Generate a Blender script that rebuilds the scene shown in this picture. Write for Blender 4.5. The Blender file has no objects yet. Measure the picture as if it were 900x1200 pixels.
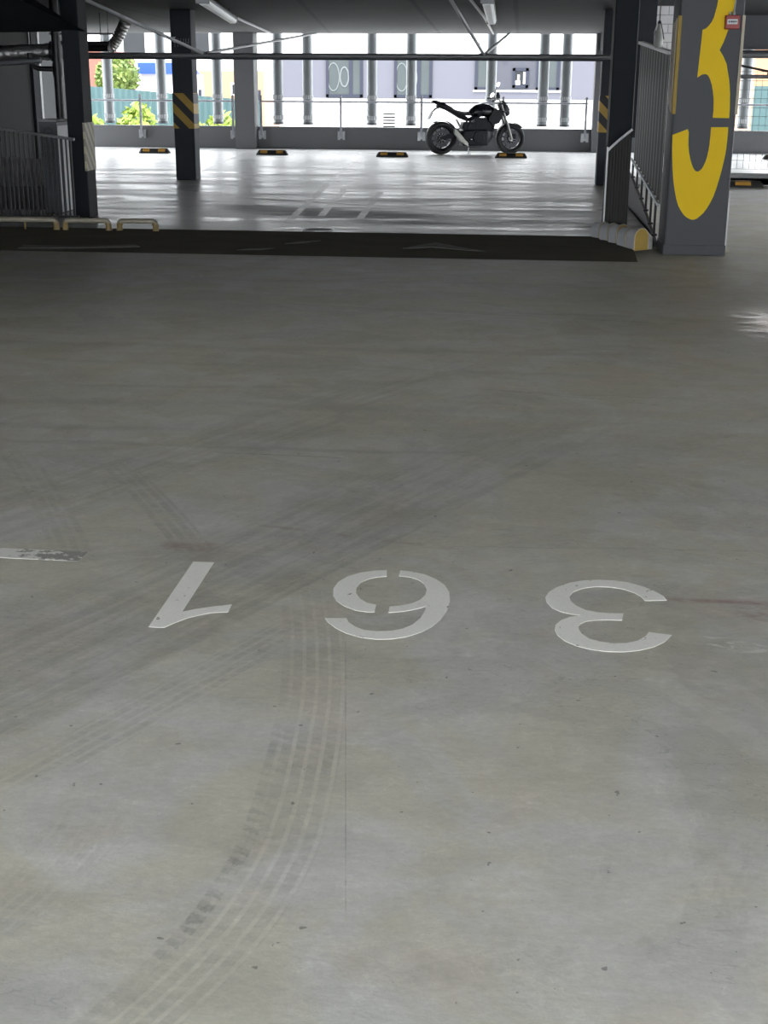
import bpy, math, random
from mathutils import Vector, Matrix
random.seed(7)
SC = bpy.context.scene
COL = SC.collection

# ------------------------------------------------------------------ mesh helper
class MB:
    def __init__(s): s.v = []; s.f = []
    def add(s, vs, fs, M=None):
        n = len(s.v)
        for p in vs:
            p = Vector(p)
            s.v.append(tuple(M @ p) if M is not None else tuple(p))
        for f in fs: s.f.append(tuple(i + n for i in f))
        return s
    def box(s, x0, x1, y0, y1, z0, z1, M=None):
        return s.add([(x0,y0,z0),(x1,y0,z0),(x1,y1,z0),(x0,y1,z0),(x0,y0,z1),(x1,y0,z1),(x1,y1,z1),(x0,y1,z1)],
                     [(0,3,2,1),(4,5,6,7),(0,1,5,4),(1,2,6,5),(2,3,7,6),(3,0,4,7)], M)
    def cyl(s, p0, p1, r0, r1=None, n=12, cap=True):
        r1 = r0 if r1 is None else r1
        p0 = Vector(p0); p1 = Vector(p1); d = (p1-p0).normalized()
        a = d.orthogonal().normalized(); b = d.cross(a)
        vs = []
        for p, r in ((p0, r0), (p1, r1)):
            for i in range(n):
                t = 2*math.pi*i/n
                vs.append(p + a*(r*math.cos(t)) + b*(r*math.sin(t)))
        fs = [(i, (i+1) % n, n+(i+1) % n, n+i) for i in range(n)]
        if cap: fs += [tuple(range(n-1, -1, -1)), tuple(range(n, 2*n))]
        return s.add(vs, fs)
    def tube(s, pts, r, n=8, cap=True, closed=False):
        pts = [Vector(p) for p in pts]; m = len(pts)
        rs = r if isinstance(r, (list, tuple)) else [r]*m
        vs = []; a = None
        for i, p in enumerate(pts):
            if closed: d = pts[(i+1) % m] - pts[i-1]
            else: d = pts[min(i+1, m-1)] - pts[max(i-1, 0)]
            d.normalize()
            if a is None: a = d.orthogonal().normalized()
            else:
                a = a - d*a.dot(d)
                a = a.normalized() if a.length > 1e-6 else d.orthogonal().normalized()
            b = d.cross(a)
            for k in range(n):
                t = 2*math.pi*k/n
                vs.append(p + a*(rs[i]*math.cos(t)) + b*(rs[i]*math.sin(t)))
        fs = []
        for i in range(m if closed else m-1):
            j = (i+1) % m
            for k in range(n):
                fs.append((i*n+k, i*n+(k+1) % n, j*n+(k+1) % n, j*n+k))
        if cap and not closed: fs += [tuple(range(n-1, -1, -1)), tuple(range((m-1)*n, m*n))]
        return s.add(vs, fs)
    def prism(s, pts, a0, a1, axis='y'):
        """outline extruded along an axis; pts are the two other coordinates in order"""
        def P(u, v, a):
            return {'x': (a, u, v), 'y': (u, a, v), 'z': (u, v, a)}[axis]
        n = len(pts)
        vs = [P(u, v, a0) for u, v in pts] + [P(u, v, a1) for u, v in pts]
        fs = [(i, (i+1) % n, n+(i+1) % n, n+i) for i in range(n)] + [tuple(range(n-1, -1, -1)), tuple(range(n, 2*n))]
        return s.add(vs, fs)
    def lathe(s, prof, c=(0,0,0), axis='y', n=32, closed=True):
        """profile of (radius, along) swept around the axis; closed = profile loops back"""
        m = len(prof); vs = []
        for i in range(n):
            t = 2*math.pi*i/n
            for r, a in prof:
                u, v = r*math.cos(t), r*math.sin(t)
                p = {'x': (a, u, v), 'y': (u, a, v), 'z': (u, v, a)}[axis]
                vs.append((p[0]+c[0], p[1]+c[1], p[2]+c[2]))
        fs = []
        for i in range(n):
            j = (i+1) % n
            for k in range(m if closed else m-1):
                l = (k+1) % m
                fs.append((i*m+k, i*m+l, j*m+l, j*m+k))
        return s.add(vs, fs)
    def shift(s, x, y, z):
        s.v = [(a+x, b_+y, c+z) for a, b_, c in s.v]; return s
    def loft(s, rings, cap=True):
        n = len(rings[0]); vs = [p for r in rings for p in r]; fs = []
        for i in range(len(rings)-1):
            for k in range(n):
                fs.append((i*n+k, i*n+(k+1) % n, (i+1)*n+(k+1) % n, (i+1)*n+k))
        if cap: fs += [tuple(range(n-1, -1, -1)), tuple(range((len(rings)-1)*n, len(rings)*n))]
        return s.add(vs, fs)
    def ico(s, c, r, jitter=0.0, sub=2, sc=(1,1,1)):
        import bmesh
        b = bmesh.new(); bmesh.ops.create_icosphere(b, subdivisions=sub, radius=1)
        b.verts.ensure_lookup_table()
        vs = []
        for v in b.verts:
            k = r*(1 + random.uniform(-jitter, jitter))
            vs.append((c[0]+v.co.x*k*sc[0], c[1]+v.co.y*k*sc[1], c[2]+v.co.z*k*sc[2]))
        fs = [tuple(q.index for q in f.verts) for f in b.faces]; b.free()
        return s.add(vs, fs)

def obj(name, mb, mat, parent=None, bevel=0, smooth=False, world=True, loc=None):
    """one mesh object; with a parent the vertices given in world space are moved into the parent's frame"""
    vs = mb.v
    if loc is not None: vs = [(x-loc[0], y-loc[1], z-loc[2]) for x, y, z in vs]
    me = bpy.data.meshes.new(name)
    if parent is not None and world:
        W = Vector((0,0,0)); p = parent
        while p: W += p.location; p = p.parent
        vs = [tuple(Vector(q)-W) for q in vs]
    me.from_pydata(vs, [], mb.f); me.update()
    import bmesh
    b = bmesh.new(); b.from_mesh(me); bmesh.ops.recalc_face_normals(b, faces=b.faces); b.to_mesh(me); b.free()
    if mat: me.materials.append(mat)
    o = bpy.data.objects.new(name, me); COL.objects.link(o)
    if loc is not None: o.location = loc
    if parent is not None: o.parent = parent
    if smooth:
        for p in me.polygons: p.use_smooth = True
        try: me.set_sharp_from_angle(angle=math.radians(38))
        except Exception: pass
    if bevel:
        m = o.modifiers.new('bevel', 'BEVEL'); m.width = bevel; m.segments = 2; m.limit_method = 'ANGLE'; m.angle_limit = math.radians(40)
    return o
def tag(o, label, cat, group=None):
    o['label'] = label; o['category'] = cat
    if group: o['group'] = group
    return o
def thing(name, label, cat, loc=(0,0,0), rotz=0, group=None):
    o = bpy.data.objects.new(name, None); COL.objects.link(o); o.empty_display_size = .1
    o.location = loc; o.rotation_euler = (0, 0, rotz)
    return tag(o, label, cat, group)
def struct(name, mb, mat, bevel=0, smooth=False):
    o = obj(name, mb, mat, bevel=bevel, smooth=smooth); o['kind'] = 'structure'; return o
def dup(root, loc, label, rotz=None):
    r = root.copy(); COL.objects.link(r); r.location = loc; r['label'] = label
    if rotz is not None: r.rotation_euler = (0, 0, rotz)
    for ch in list(root.children):
        c = ch.copy(); COL.objects.link(c); c.parent = r
        for g in list(ch.children):
            d = g.copy(); COL.objects.link(d); d.parent = c
    return r

# ------------------------------------------------------------------ shader helper
class G:
    """tiny expression layer over a material's node tree"""
    def __init__(s, name):
        s.m = bpy.data.materials.new(name); s.m.use_nodes = True
        s.t = s.m.node_tree; s.n = s.t.nodes; s.l = s.t.links
        s.b = s.n['Principled BSDF']
        s.pos = s.n.new('ShaderNodeNewGeometry').outputs['Position']
        sp = s.n.new('ShaderNodeSeparateXYZ'); s.l.new(s.pos, sp.inputs[0])
        s.x, s.y, s.z = (E(s, o) for o in sp.outputs)
    def put(s, v, inp):
        if isinstance(v, E): s.l.new(v.o, inp)
        elif hasattr(v, 'is_output'): s.l.new(v, inp)
        else: inp.default_value = v
    def math(s, op, a, b=None, c=None, clamp=False):
        n = s.n.new('ShaderNodeMath'); n.operation = op; n.use_clamp = clamp
        s.put(a, n.inputs[0])
        if b is not None: s.put(b, n.inputs[1])
        if c is not None: s.put(c, n.inputs[2])
        return E(s, n.outputs[0])
    def ss(s, v, a, b):
        """0 at a, 1 at b, smooth"""
        n = s.n.new('ShaderNodeMapRange'); n.interpolation_type = 'SMOOTHSTEP'
        s.put(v, n.inputs['Value']); n.inputs['From Min'].default_value = a; n.inputs['From Max'].default_value = b
        if a > b:
            n.inputs['From Min'].default_value = b; n.inputs['From Max'].default_value = a
            n.inputs['To Min'].default_value = 1; n.inputs['To Max'].default_value = 0
        return E(s, n.outputs['Result'])
    def vec(s, x, y, z):
        n = s.n.new('ShaderNodeCombineXYZ')
        for i, q in enumerate((x, y, z)): s.put(q, n.inputs[i])
        return n.outputs[0]
    def noise(s, v, scale=1., detail=4., rough=.55, dist=0.):
        n = s.n.new('ShaderNodeTexNoise'); s.l.new(v, n.inputs['Vector'])
        n.inputs['Scale'].default_value = scale; n.inputs['Detail'].default_value = detail
        n.inputs['Roughness'].default_value = rough; n.inputs['Distortion'].default_value = dist
        return E(s, n.outputs['Fac'] if 'Fac' in n.outputs else n.outputs[0])
    def mix(s, f, a, b):
        n = s.n.new('ShaderNodeMix'); n.data_type = 'RGBA'
        s.put(f, n.inputs[0])
        for v, i in ((a, 6), (b, 7)):
            if isinstance(v, tuple): n.inputs[i].default_value = (*v, 1)
            else: s.put(v, n.inputs[i])
        return n.outputs[2]
    def scale_col(s, c, k):
        n = s.n.new('ShaderNodeVectorMath'); n.operation = 'SCALE'
        if isinstance(c, tuple): n.inputs[0].default_value = c
        else: s.l.new(c, n.inputs[0])
        s.put(k, n.inputs['Scale']); return n.outputs[0]
    def bump(s, h, strength=.3, dist=.01):
        n = s.n.new('ShaderNodeBump'); n.inputs['Strength'].default_value = strength; n.inputs['Distance'].default_value = dist
        s.put(h, n.inputs['Height']); s.l.new(n.outputs[0], s.b.inputs['Normal'])
    def fin(s, col=None, rough=None, metal=None, spec=None):
        for k, v in (('Base Color', col), ('Roughness', rough), ('Metallic', metal), ('Specular IOR Level', spec)):
            if v is None: continue
            if isinstance(v, tuple): v = (*v, 1)
            s.put(v, s.b.inputs[k])
        return s.m
class E:
    def __init__(s, g, o): s.g = g; s.o = o
    def __add__(s, k): return s.g.math('ADD', s, k)
    __radd__ = __add__
    def __sub__(s, k): return s.g.math('SUBTRACT', s, k)
    def __rsub__(s, k): return s.g.math('SUBTRACT', k, s)
    def __mul__(s, k): return s.g.math('MULTIPLY', s, k)
    __rmul__ = __mul__
    def abs(s): return s.g.math('ABSOLUTE', s)
    def sin(s): return s.g.math('SINE', s)
    def clamp(s): return s.g.math('ADD', s, 0., clamp=True)

def simple(name, col, rough=.5, metal=0., var=.12, scale=6., spec=.5, bump=0.):
    """plain painted / metal / rubber surface with slight procedural mottling"""
    g = G(name)
    n = g.noise(g.pos, scale, 5.)
    c = g.scale_col(col, 1 - var + n*(2*var))
    if bump: g.bump(n, bump, .01)
    return g.fin(c, (rough - .05 + n*.1), metal, spec)

# ------------------------------------------------------------------ materials
def near_floor_material():
    g = G('worn_concrete'); x, y, z, pos = g.x, g.y, g.z, g.pos
    wob = g.noise(pos, 3.0, 3.)
    tint = g.ss(g.noise(pos, 1.5, 5., .65, .9), .40, .60)
    warm = g.ss(g.noise(g.vec(x+7.3, y-2., 0.), 2.6, 5., .6, .6), .52, .66)
    patch = g.noise(g.vec(x+3., y+1., 0.), 1.05, 6., .62, 1.2)
    mid = g.noise(g.vec(x, y*1.3, 0.), 5.5, 8., .68, .5)
    fine = g.noise(g.vec(x*1.0, y*1.6, 0.), 34., 6., .7)
    grit = g.noise(pos, 120., 3., .6)
    streak = g.noise(g.vec(x*.35, y*2.6, 0.), 1.5, 6., .62, .5)
    base = g.mix(tint, (.505, .505, .482), (.475, .465, .395))
    base = g.mix(warm*.55, base, (.49, .455, .385))
    k = 1.0 + (mid - .5)*.52 + (fine - .5)*.46 + (grit - .5)*.18 + (streak - .5)*.34
    k = k*(1 - g.ss(patch, .50, .54)*.075)*(1 + g.ss(patch, .40, .36)*.05)
    # pale trowel veins and scratches
    vein = g.ss((g.noise(g.vec(x*1.2, y*1.6, 3.), 4.2, 5., .6, 1.4) - .5).abs(), .012, .002)
    k = k + vein*g.ss(mid, .47, .57)*.10
    scr = g.ss((g.noise(g.vec(x*1.1, y*3., 8.), 6.5, 3., .5, .8) - .5).abs(), .010, .002)
    k = k - scr*g.ss(patch, .48, .60)*.16
    rub = g.noise(pos, 10., 5., .72)                                  # breaks the rubber up
    fl = g.ss(rub, .36, .60)
    dark = None
    def acc(m):
        nonlocal dark
        dark = m if dark is None else g.math('MAXIMUM', dark, m)
    # curving tyre track with five ribs, nearer the camera
    up = g.math('MAXIMUM', y - 2.6, 0.); dn = g.math('MAXIMUM', 2.6 - y, 0.)
    cx = -.572 - up*up*.08 - dn*dn*.375 + (wob - .5)*.012
    d = x - cx
    ribs = g.ss((d*(2*math.pi/.037)).sin(), -.85, -.35)
    tread = g.ss((y*150. + d*50. + rub*16.).sin(), -.7, .3)
    inb = g.ss(d, -.006, .004)*g.ss(d, .192, .180)
    edge = g.ss(d, -.005, .003)*g.ss(d, .044, .034)
    fade = g.ss(y, 4.2, 3.7)
    spot = g.ss(y, 2.84, 2.92)*g.ss(y, 3.07, 2.98)
    acc(inb*ribs*(.6 + .4*tread)*fade*(.035 + fl*.085 + spot*.13*(.4+.6*fl)))
    acc(edge*(.35 + .65*tread)*fade*g.ss(y, 3.7, 3.0)*(.05 + fl*.12 + fl*g.ss(y, 2.05, 2.22)*g.ss(y, 2.75, 2.5)*.22))
    grv = inb*(1 - ribs)*fade*(.015 + .05*fl)                                     # clean concrete between the ribs
    # a second wheel's fainter track at left
    d2 = x + 1.02 + dn*dn*.5
    acc(g.ss(d2, -.01, .01)*g.ss(d2, .19, .17)*g.ss((d2*(2*math.pi/.03)).sin(), -.8, -.1)*(.5+.5*tread)*g.ss(y, 2.75, 2.5)*fl*.10)
    # straight diagonal tracks
    q = x*.889 - y*.458
    ls = x*.458 + y*.889
    dstreak = g.ss(g.noise(g.vec(q, ls*.06, 0.), 22., 5., .65), .36, .62)
    r1 = g.ss(q, -2.375, -2.36)*g.ss(q, -2.205, -2.215)*g.ss((q*(2*math.pi/.034)).sin(), -.7, -.1)
    acc(r1*g.ss(y, 4.4, 3.6)*g.ss(y, 2.6, 2.85)*(.03 + fl*.13)*(.6 + .4*tread)*g.ss(x, -.55, -.70))
    zone = g.ss(q + (wob - .5)*.02, -2.46, -2.485)*g.ss(q + (wob-.5)*.3, -3.25, -2.95)
    acc(zone*(.06 + .15*dstreak)*g.ss(y, 7.5, 4.6))
    acc(g.ss(q + wob*.2, -4.3, -3.9)*g.ss(q + wob*.2, -3.4, -3.7)*.14*dstreak*g.ss(y, 9., 7.))
    # curved marks from the left
    for nx, ny, c0, c1, amp in ((.87, .494, 1.15, 1.29, .20), (.884, .467, .60, .75, .15), (.90, .43, .05, .19, .10)):
        q2 = x*nx + y*ny + (y - 4.9)*(y - 4.9)*.05
        rb = g.ss((q2*(2*math.pi/.040)).sin(), -.7, 0.)
        acc(g.ss(q2, c0-.01, c0+.01)*g.ss(q2, c1+.01, c1-.01)*(.35 + .65*rb)*g.ss(y, 5.9, 5.2)*g.ss(y, 4.2, 4.45)*amp*(.25+fl*.75))
    # long sweeping scuffs crossing the aisle
    for y0, sl, w, amp, xa, xb in ((5.85, -.02, .05, .17, -2.6, .1), (6.1, .03, .09, .16, -2.9, .3), (7.2, -.28, .03, .18, -.3, 1.2), (8.2, .05, .12, .13, -3.5, 1.),
                                   (9.9, -.1, .10, .11, -4., 1.), (5.0, .02, .07, .09, -1., 1.), (7.0, .22, .06, .13, -2.6, 0.), (2.80, .02, .022, .22, -1.4, -.72), (6.6, .1, .14, .12, -3., 1.), (7.7, -.06, .08, .12, -3., .8), (11.2, .0, .2, .12, -5., 1.)):
        q2 = (y - (y0 + (x - xa)*sl*.35) + (wob - .5)*.14).abs()
        acc(g.ss(q2, w, 0.)*amp*g.ss(x, xa, xa+.3)*g.ss(x, xb, xb-.35)*g.ss(streak, .34, .60))
    # hairline cracks and the saw-cut joint
    for (x0, y0, x1, y1, w, amp) in ((-1.84, 9.99, 1.19, 9.45, .014, .36), (-1.35, 5.736, -.71, 5.71, .006, .45), (-.185, 7.218, .81, 6.93, .008, .38),
                                     (-.479, 3.715, -.297, 2.288, .0022, .30), (-.25, 4.573, .95, 4.655, .004, .26), (-.9, 7.9, .6, 7.95, .008, .22), (.03, 8.35, .7, 8.45, .010, .34)):
        L = math.hypot(x1-x0, y1-y0); tx, ty = (x1-x0)/L, (y1-y0)/L
        al = (x - x0)*tx + (y - y0)*ty
        ac = ((x - x0)*(-ty) + (y - y0)*tx + (wob - .5)*.05*(1 if w > .003 else 0.)).abs()
        acc(g.ss(ac, w, w*.3)*g.ss(al, 0., .06)*g.ss(al, L, L-.06)*amp*(.25 + g.ss(rub, .38, .58)*.75))
    # specks and chips
    sp = g.noise(pos, 30., 2., .5)
    acc(g.ss(sp, .725, .75)*.5)
    # grey damp-looking stain towards the right edge
    st = g.ss(x + (patch - .5)*.9, .50, .56)*g.ss(y + (mid - .5)*.4, 2.72, 2.80)*g.ss(y + (mid - .5)*.5, 4.3, 3.9)
    acc(st*(.10 + (fine - .5)*.2))
    lane = g.ss(y + wob*.8, 4.6, 6.4)*g.ss(y, 13.4, 11.5)
    k = (k + grv)*(1 - dark)*(1 - lane*(.01 + .10*streak))
    chip = g.ss(g.noise(g.vec(x, y*2., 5.), 26., 3., .6), .70, .73)
    col = g.scale_col(base, k + chip*.10)
    # reddish stain beside the digit and by the short line
    rn = g.ss(g.noise(g.vec(x*.7, y*1.8, 0.), 11., 5., .72), .40, .58)
    red = g.ss((y - 4.135 + (wob-.5)*.03).abs(), .035, .0)*g.ss(x, .48, .60)*(.35 + .65*rn)*.75
    red = g.math('MAXIMUM', red, g.ss((y - 4.05 + (wob-.5)*.2).abs(), .10, .0)*g.ss(x, .68, .80)*rn*.55)
    red = g.math('MAXIMUM', red, g.ss((y - 4.46).abs(), .07, .02)*g.ss((x + 1.155).abs(), .12, .08)*(.3+.7*rn)*.5)
    red = g.math('MAXIMUM', red, g.ss((y - 4.50 + x*.25).abs(), .03, .0)*g.ss((x + .55).abs(), .5, .25)*rn*.45)
    col = g.mix(red, col, (.26, .15, .14))
    # worn pale scrapes near the right edge
    sc = g.ss((y - 3.78 + (x - .68)*.2).abs(), .07, .02)*g.ss((x - .70).abs(), .12, .07)*g.ss(g.noise(g.vec(x, y*2.6, 0.), 15., 4.), .53, .58)
    col = g.mix(sc*.7, col, (.64, .64, .62))
    # damp patch by the pillar
    wn = g.noise(g.vec(x*.9, y*2.2, 0.), 4., 5., .7)
    wet = g.ss(x + (wn - .5)*.9, 1.42, 1.85)*g.ss(y + (wn - .5)*1.4, 8.6, 9.2)*g.ss(y + (wn - .5)*1.4, 10.6, 9.8)*g.ss(x, 2.6, 2.3)*g.ss(wn, .36, .54)
    col = g.scale_col(col, 1 - wet*.2)
    rough = (.55 + (mid - .5)*.3 + (streak - .5)*.2)*(1 - wet) + wet*.16
    g.bump(grit*.2 + fine*.6 + wet*wn*2.5, .22, .006)
    return g.fin(col, rough, 0., .42)

def far_floor_material():
    g = G('sealed_concrete'); x, y, pos = g.x, g.y, g.pos
    big = g.noise(pos, .5, 4., .55, .5); mid = g.noise(g.vec(x*.5, y*1.5, 0.), 1.4, 5., .6, .4); fine = g.noise(pos, 12., 5., .65)
    streak = g.noise(g.vec(x*.3, y*1.8, 0.), 1.3, 5., .6, .6)
    col = g.mix(g.ss(big, .3, .7), (.58, .58, .57), (.71, .71, .70))
    stain = g.ss(g.noise(g.vec(x*.45 + 3.1, y*1.1, 0.), 1.0, 5., .6, .5), .54, .64)*g.ss(y, 19.5, 16.)
    # dark swept tyre arc near the ramp head
    arc = g.ss((y - (16.0 - (x + 2.2)*.35) + (mid - .5)*2.2).abs(), .70, .1)*g.ss(x, -4.2, -3.2)*g.ss(x, -.2, -1.4)*.62
    arc = g.math('MAXIMUM', arc, g.ss((y - (15.2 - (x - .2)*.25) + (mid - .5)*1.6).abs(), .30, .05)*g.ss(x, -1.2, -.2)*.45)
    arc = g.math('MAXIMUM', arc, g.ss((y - 17.4 + (x+2.6)*.5 + (mid - .5)*.8).abs(), .10, .02)*g.ss(x, -3.9, -3.4)*g.ss(x, -1.0, -2.0)*.40)
    s2 = g.noise(g.vec(x*.6, y*1.8, 4.), 6., 7., .7, .5)
    k = (1.0 + (fine - .5)*.45 + (mid - .5)*.6 + (s2 - .5)*.55)*(1 - stain*.22)*(1 - arc)*(.86 + streak*.28)
    col = g.scale_col(col, k)
    rough = .30 + (s2 - .5)*.35 + (mid - .5)*.30 + g.ss(streak, .35, .65)*.14 + arc*.28 + stain*.10
    g.bump(fine*.4 + mid*.6, .035, .006)
    return g.fin(col, rough, 0., .5)

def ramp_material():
    g = G('dark_ramp_surface'); n = g.noise(g.vec(g.x*.5, g.y*2, 0.), 3., 6., .65); f = g.noise(g.pos, 60., 4.)  # ramp strip gets a far darker base colour than the decks
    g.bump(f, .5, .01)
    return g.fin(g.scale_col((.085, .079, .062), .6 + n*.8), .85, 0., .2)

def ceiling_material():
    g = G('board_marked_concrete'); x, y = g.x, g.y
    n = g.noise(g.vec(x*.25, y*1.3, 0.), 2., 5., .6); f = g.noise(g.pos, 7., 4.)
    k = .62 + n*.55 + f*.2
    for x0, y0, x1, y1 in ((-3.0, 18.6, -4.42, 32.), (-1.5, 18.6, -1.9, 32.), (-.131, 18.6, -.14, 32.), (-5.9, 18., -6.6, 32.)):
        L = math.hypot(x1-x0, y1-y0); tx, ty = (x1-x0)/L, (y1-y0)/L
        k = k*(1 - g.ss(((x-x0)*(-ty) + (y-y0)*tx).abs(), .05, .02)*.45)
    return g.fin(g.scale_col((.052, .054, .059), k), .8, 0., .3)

def chipped_paint(name, col, lo=.60, hi=.66, base=(.30, .30, .28)):
    g = G(name); n = g.noise(g.pos, 26., 5., .65); m = g.noise(g.pos, 90., 3.); b = g.noise(g.pos, 5., 3.)
    c = g.scale_col(col, .84 + m*.16 + b*.12)
    return g.fin(g.mix(g.ss(n, lo, hi), c, base), .6, 0., .35)

def line_paint():
    """worn thermoplastic line: flakes away towards its right end"""
    g = G('flaking_white_paint'); n = g.noise(g.vec(g.x, g.y*1.4, 0.), 20., 5., .7)
    w = n + g.ss(g.x, -1.85, -1.52)*.20
    return g.fin(g.mix(g.ss(w, .60, .66), (.74, .74, .71), (.29, .29, .27)), .6, 0., .35)
def faint_line_paint():
    g = G('worn_white_line'); n = g.noise(g.vec(g.x*2, g.y*.7, 0.), 3., 5., .7)
    return g.fin(g.mix(g.ss(n + g.ss(g.y, 25., 16.)*.12, .42, .62), (.88, .88, .88), (.50, .50, .49)), .38, 0., .5)

def stripes_material():
    """yellow and black diagonal warning stripes"""
    g = G('warning_stripes'); n = g.noise(g.pos, 9., 4.)
    u = (g.x + g.z)*(2*math.pi/.30)
    f = g.ss((u + STRIPE_PHASE).sin(), -.04, .04)
    return g.fin(g.scale_col(g.mix(f, (.02, .02, .022), (.42, .27, .045)), .8 + n*.4), .5, 0., .4)
STRIPE_PHASE = .6
def side_stripes_material():
    g = G('faded_warning_stripes'); n = g.noise(g.pos, 14., 4.)
    f = g.ss(((g.y*1.2 + g.z)*(2*math.pi/.16)).sin(), -.1, .1)
    return g.fin(g.scale_col(g.mix(f, (.30, .28, .22), (.52, .48, .34)), .8 + n*.4), .5, 0., .4)
def brick_paint():
    g = G('whitewashed_brick')
    b = g.n.new('ShaderNodeTexBrick'); g.l.new(g.vec(g.x, g.z, 0.), b.inputs['Vector'])
    b.inputs['Color1'].default_value = (.92, .92, .94, 1); b.inputs['Color2'].default_value = (.86, .86, .88, 1); b.inputs['Mortar'].default_value = (.52, .52, .54, 1)
    b.inputs['Scale'].default_value = 1.; b.inputs['Brick Width'].default_value = .5; b.inputs['Row Height'].default_value = .12; b.inputs['Mortar Size'].default_value = .006
    n = g.noise(g.pos, 4., 4.)
    return g.fin(g.scale_col(b.outputs['Color'], .85 + n*.25), .7)
def foliage(name, a, b):
    g = G(name); n = g.noise(g.pos, 3.5, 4.)
    g.b.inputs['Subsurface Weight'].default_value = 0.
    return g.fin(g.mix(g.ss(n, .35, .65), a, b), .6)

def emit(name, col, e):
    g = G(name); g.b.inputs['Emission Color'].default_value = (*col, 1); g.b.inputs['Emission Strength'].default_value = e
    n = g.noise(g.pos, 5., 2.)
    return g.fin(g.scale_col(col, .9 + n*.1), .4)

M = {}
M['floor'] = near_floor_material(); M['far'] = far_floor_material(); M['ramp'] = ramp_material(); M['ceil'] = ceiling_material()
M['digit'] = chipped_paint('white_floor_paint', (.86, .86, .82), .645, .665)
M['line'] = line_paint(); M['faint'] = faint_line_paint()
M['dull_line'] = chipped_paint('dirty_white_paint', (.16, .16, .145), .55, .68, (.05, .05, .045))
M['anthracite'] = simple('anthracite_paint', (.060, .064, .074), .55, 0, .12, 3.)
M['darkcol'] = simple('charcoal_paint', (.026, .030, .039), .6, 0, .12, 3., .3)
M['blackcol'] = simple('black_pillar_paint', (.010, .013, .017), .65, 0, .12, 3., .2)
M['greywall'] = simple('grey_wall_paint', (.135, .137, .142), .65, 0, .10, 2.)
M['leftwall'] = simple('dim_grey_plaster', (.040, .040, .039), .8, 0, .12, 2., .2)
M['greywall2'] = simple('mid_grey_plaster', (.085, .087, .088), .8, 0, .10, 2., .3)
M['lightwall'] = simple('light_grey_plaster', (.26, .265, .27), .7, 0, .10, 2.)
M['tubegrey'] = simple('grey_facade_metal', (.19, .205, .212), .45, .3, .10, 4.)
M['tubedark'] = simple('dark_facade_metal', (.07, .075, .08), .5, .3, .10, 4.)
M['white'] = simple('white_paint', (.72, .73, .74), .5, 0, .06, 5.)
M['galv'] = simple('galvanised_steel', (.42, .43, .45), .38, .75, .15, 20.)
M['railgrey'] = simple('grey_rail_paint', (.34, .345, .38), .45, .3, .10, 10.)
M['pipe'] = simple('grey_pipe_paint', (.17, .175, .185), .42, .3, .12, 8.)
M['darkpipe'] = simple('black_pipe', (.022, .023, .025), .4, .2, .15, 8.)
M['conduit'] = simple('light_grey_conduit', (.42, .43, .45), .45, 0, .08, 8.)
M['foil'] = simple('crinkled_foil', (.50, .50, .49), .32, .85, .35, 26., .5, .8)
M['black_rubber'] = simple('black_rubber', (.009, .009, .009), .65, 0, .2, 20.)
M['amber'] = simple('amber_reflector', (.55, .29, .05), .3, 0, .15, 30.)
M['hoop'] = simple('dirty_cream_steel', (.36, .33, .26), .42, .2, .25, 14.)
M['hoop_end'] = simple('rusty_yellow_paint', (.24, .17, .06), .5, 0, .3, 18.)
M['yellow'] = simple('yellow_paint', (.98, .66, .008), .55, 0, .06, 3., .25)
M['yellow_edge'] = simple('yellow_foam', (.40, .27, .05), .6, 0, .15, 12.)
M['cream_edge'] = simple('cream_foam', (.56, .51, .40), .6, 0, .12, 12.)
M['red'] = simple('red_plastic', (.36, .035, .035), .4, 0, .10, 20.)
M['corr'] = simple('dark_corrugated_steel', (.024, .025, .022), .55, .1, .2, 6., .3)
M['kerb'] = simple('black_kerb_paint', (.030, .030, .032), .6, 0, .15, 6.)
M['steel_bar'] = simple('dark_bar_paint', (.020, .021, .023), .55, .1, .12, 10.)
M['handrail'] = simple('pale_handrail_metal', (.30, .31, .32), .35, .6, .10, 10.)
M['stripes'] = stripes_material(); M['side_stripes'] = side_stripes_material()
M['brick'] = brick_paint()
M['wire'] = simple('grey_wire', (.15, .155, .16), .45, .5, .1, 10.)
M['diffuser'] = emit('milky_diffuser', (.85, .88, .90), .10)
M['fill_glow'] = emit('fill_lamp_glow', (1., .955, .84), 15.)  # glow of the added fill lamps
M['pale_bag'] = simple('pale_plastic_film', (.62, .64, .60), .35, 0, .2, 14.)
M['mark'] = simple('dark_stencil_paint', (.025, .026, .028), .6, 0, .1, 8.)
# motorcycle
M['b_tyre'] = simple('tyre_rubber', (.016, .016, .017), .6, 0, .2, 20.)
M['b_black'] = simple('black_gloss_paint', (.012, .013, .017), .22, 0, .15, 8.)
M['b_plastic'] = simple('black_satin_plastic', (.007, .008, .012), .5, 0, .15, 12., .35)
M['b_metal'] = simple('dark_engine_metal', (.008, .009, .014), .45, .2, .3, 30., .35)
M['b_steel'] = simple('brushed_silver_metal', (.50, .50, .50), .35, .85, .15, 30.)
M['b_disc'] = simple('dull_disc_steel', (.07, .07, .078), .4, .7, .2, 30.)
M['b_muffler'] = simple('dull_silver_metal', (.55, .55, .50), .45, .3, .15, 20.)
M['b_glass'] = simple('mirror_glass', (.80, .82, .84), .08, .9, .03, 5.)
M['b_gold'] = simple('grey_fork_metal', (.22, .22, .21), .35, .7, .12, 20.)
M['b_seat'] = simple('black_seat_vinyl', (.045, .045, .045), .55, 0, .15, 20.)
M['b_redlens'] = simple('dark_red_lens', (.16, .02, .02), .25, 0, .1, 10.)
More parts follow.
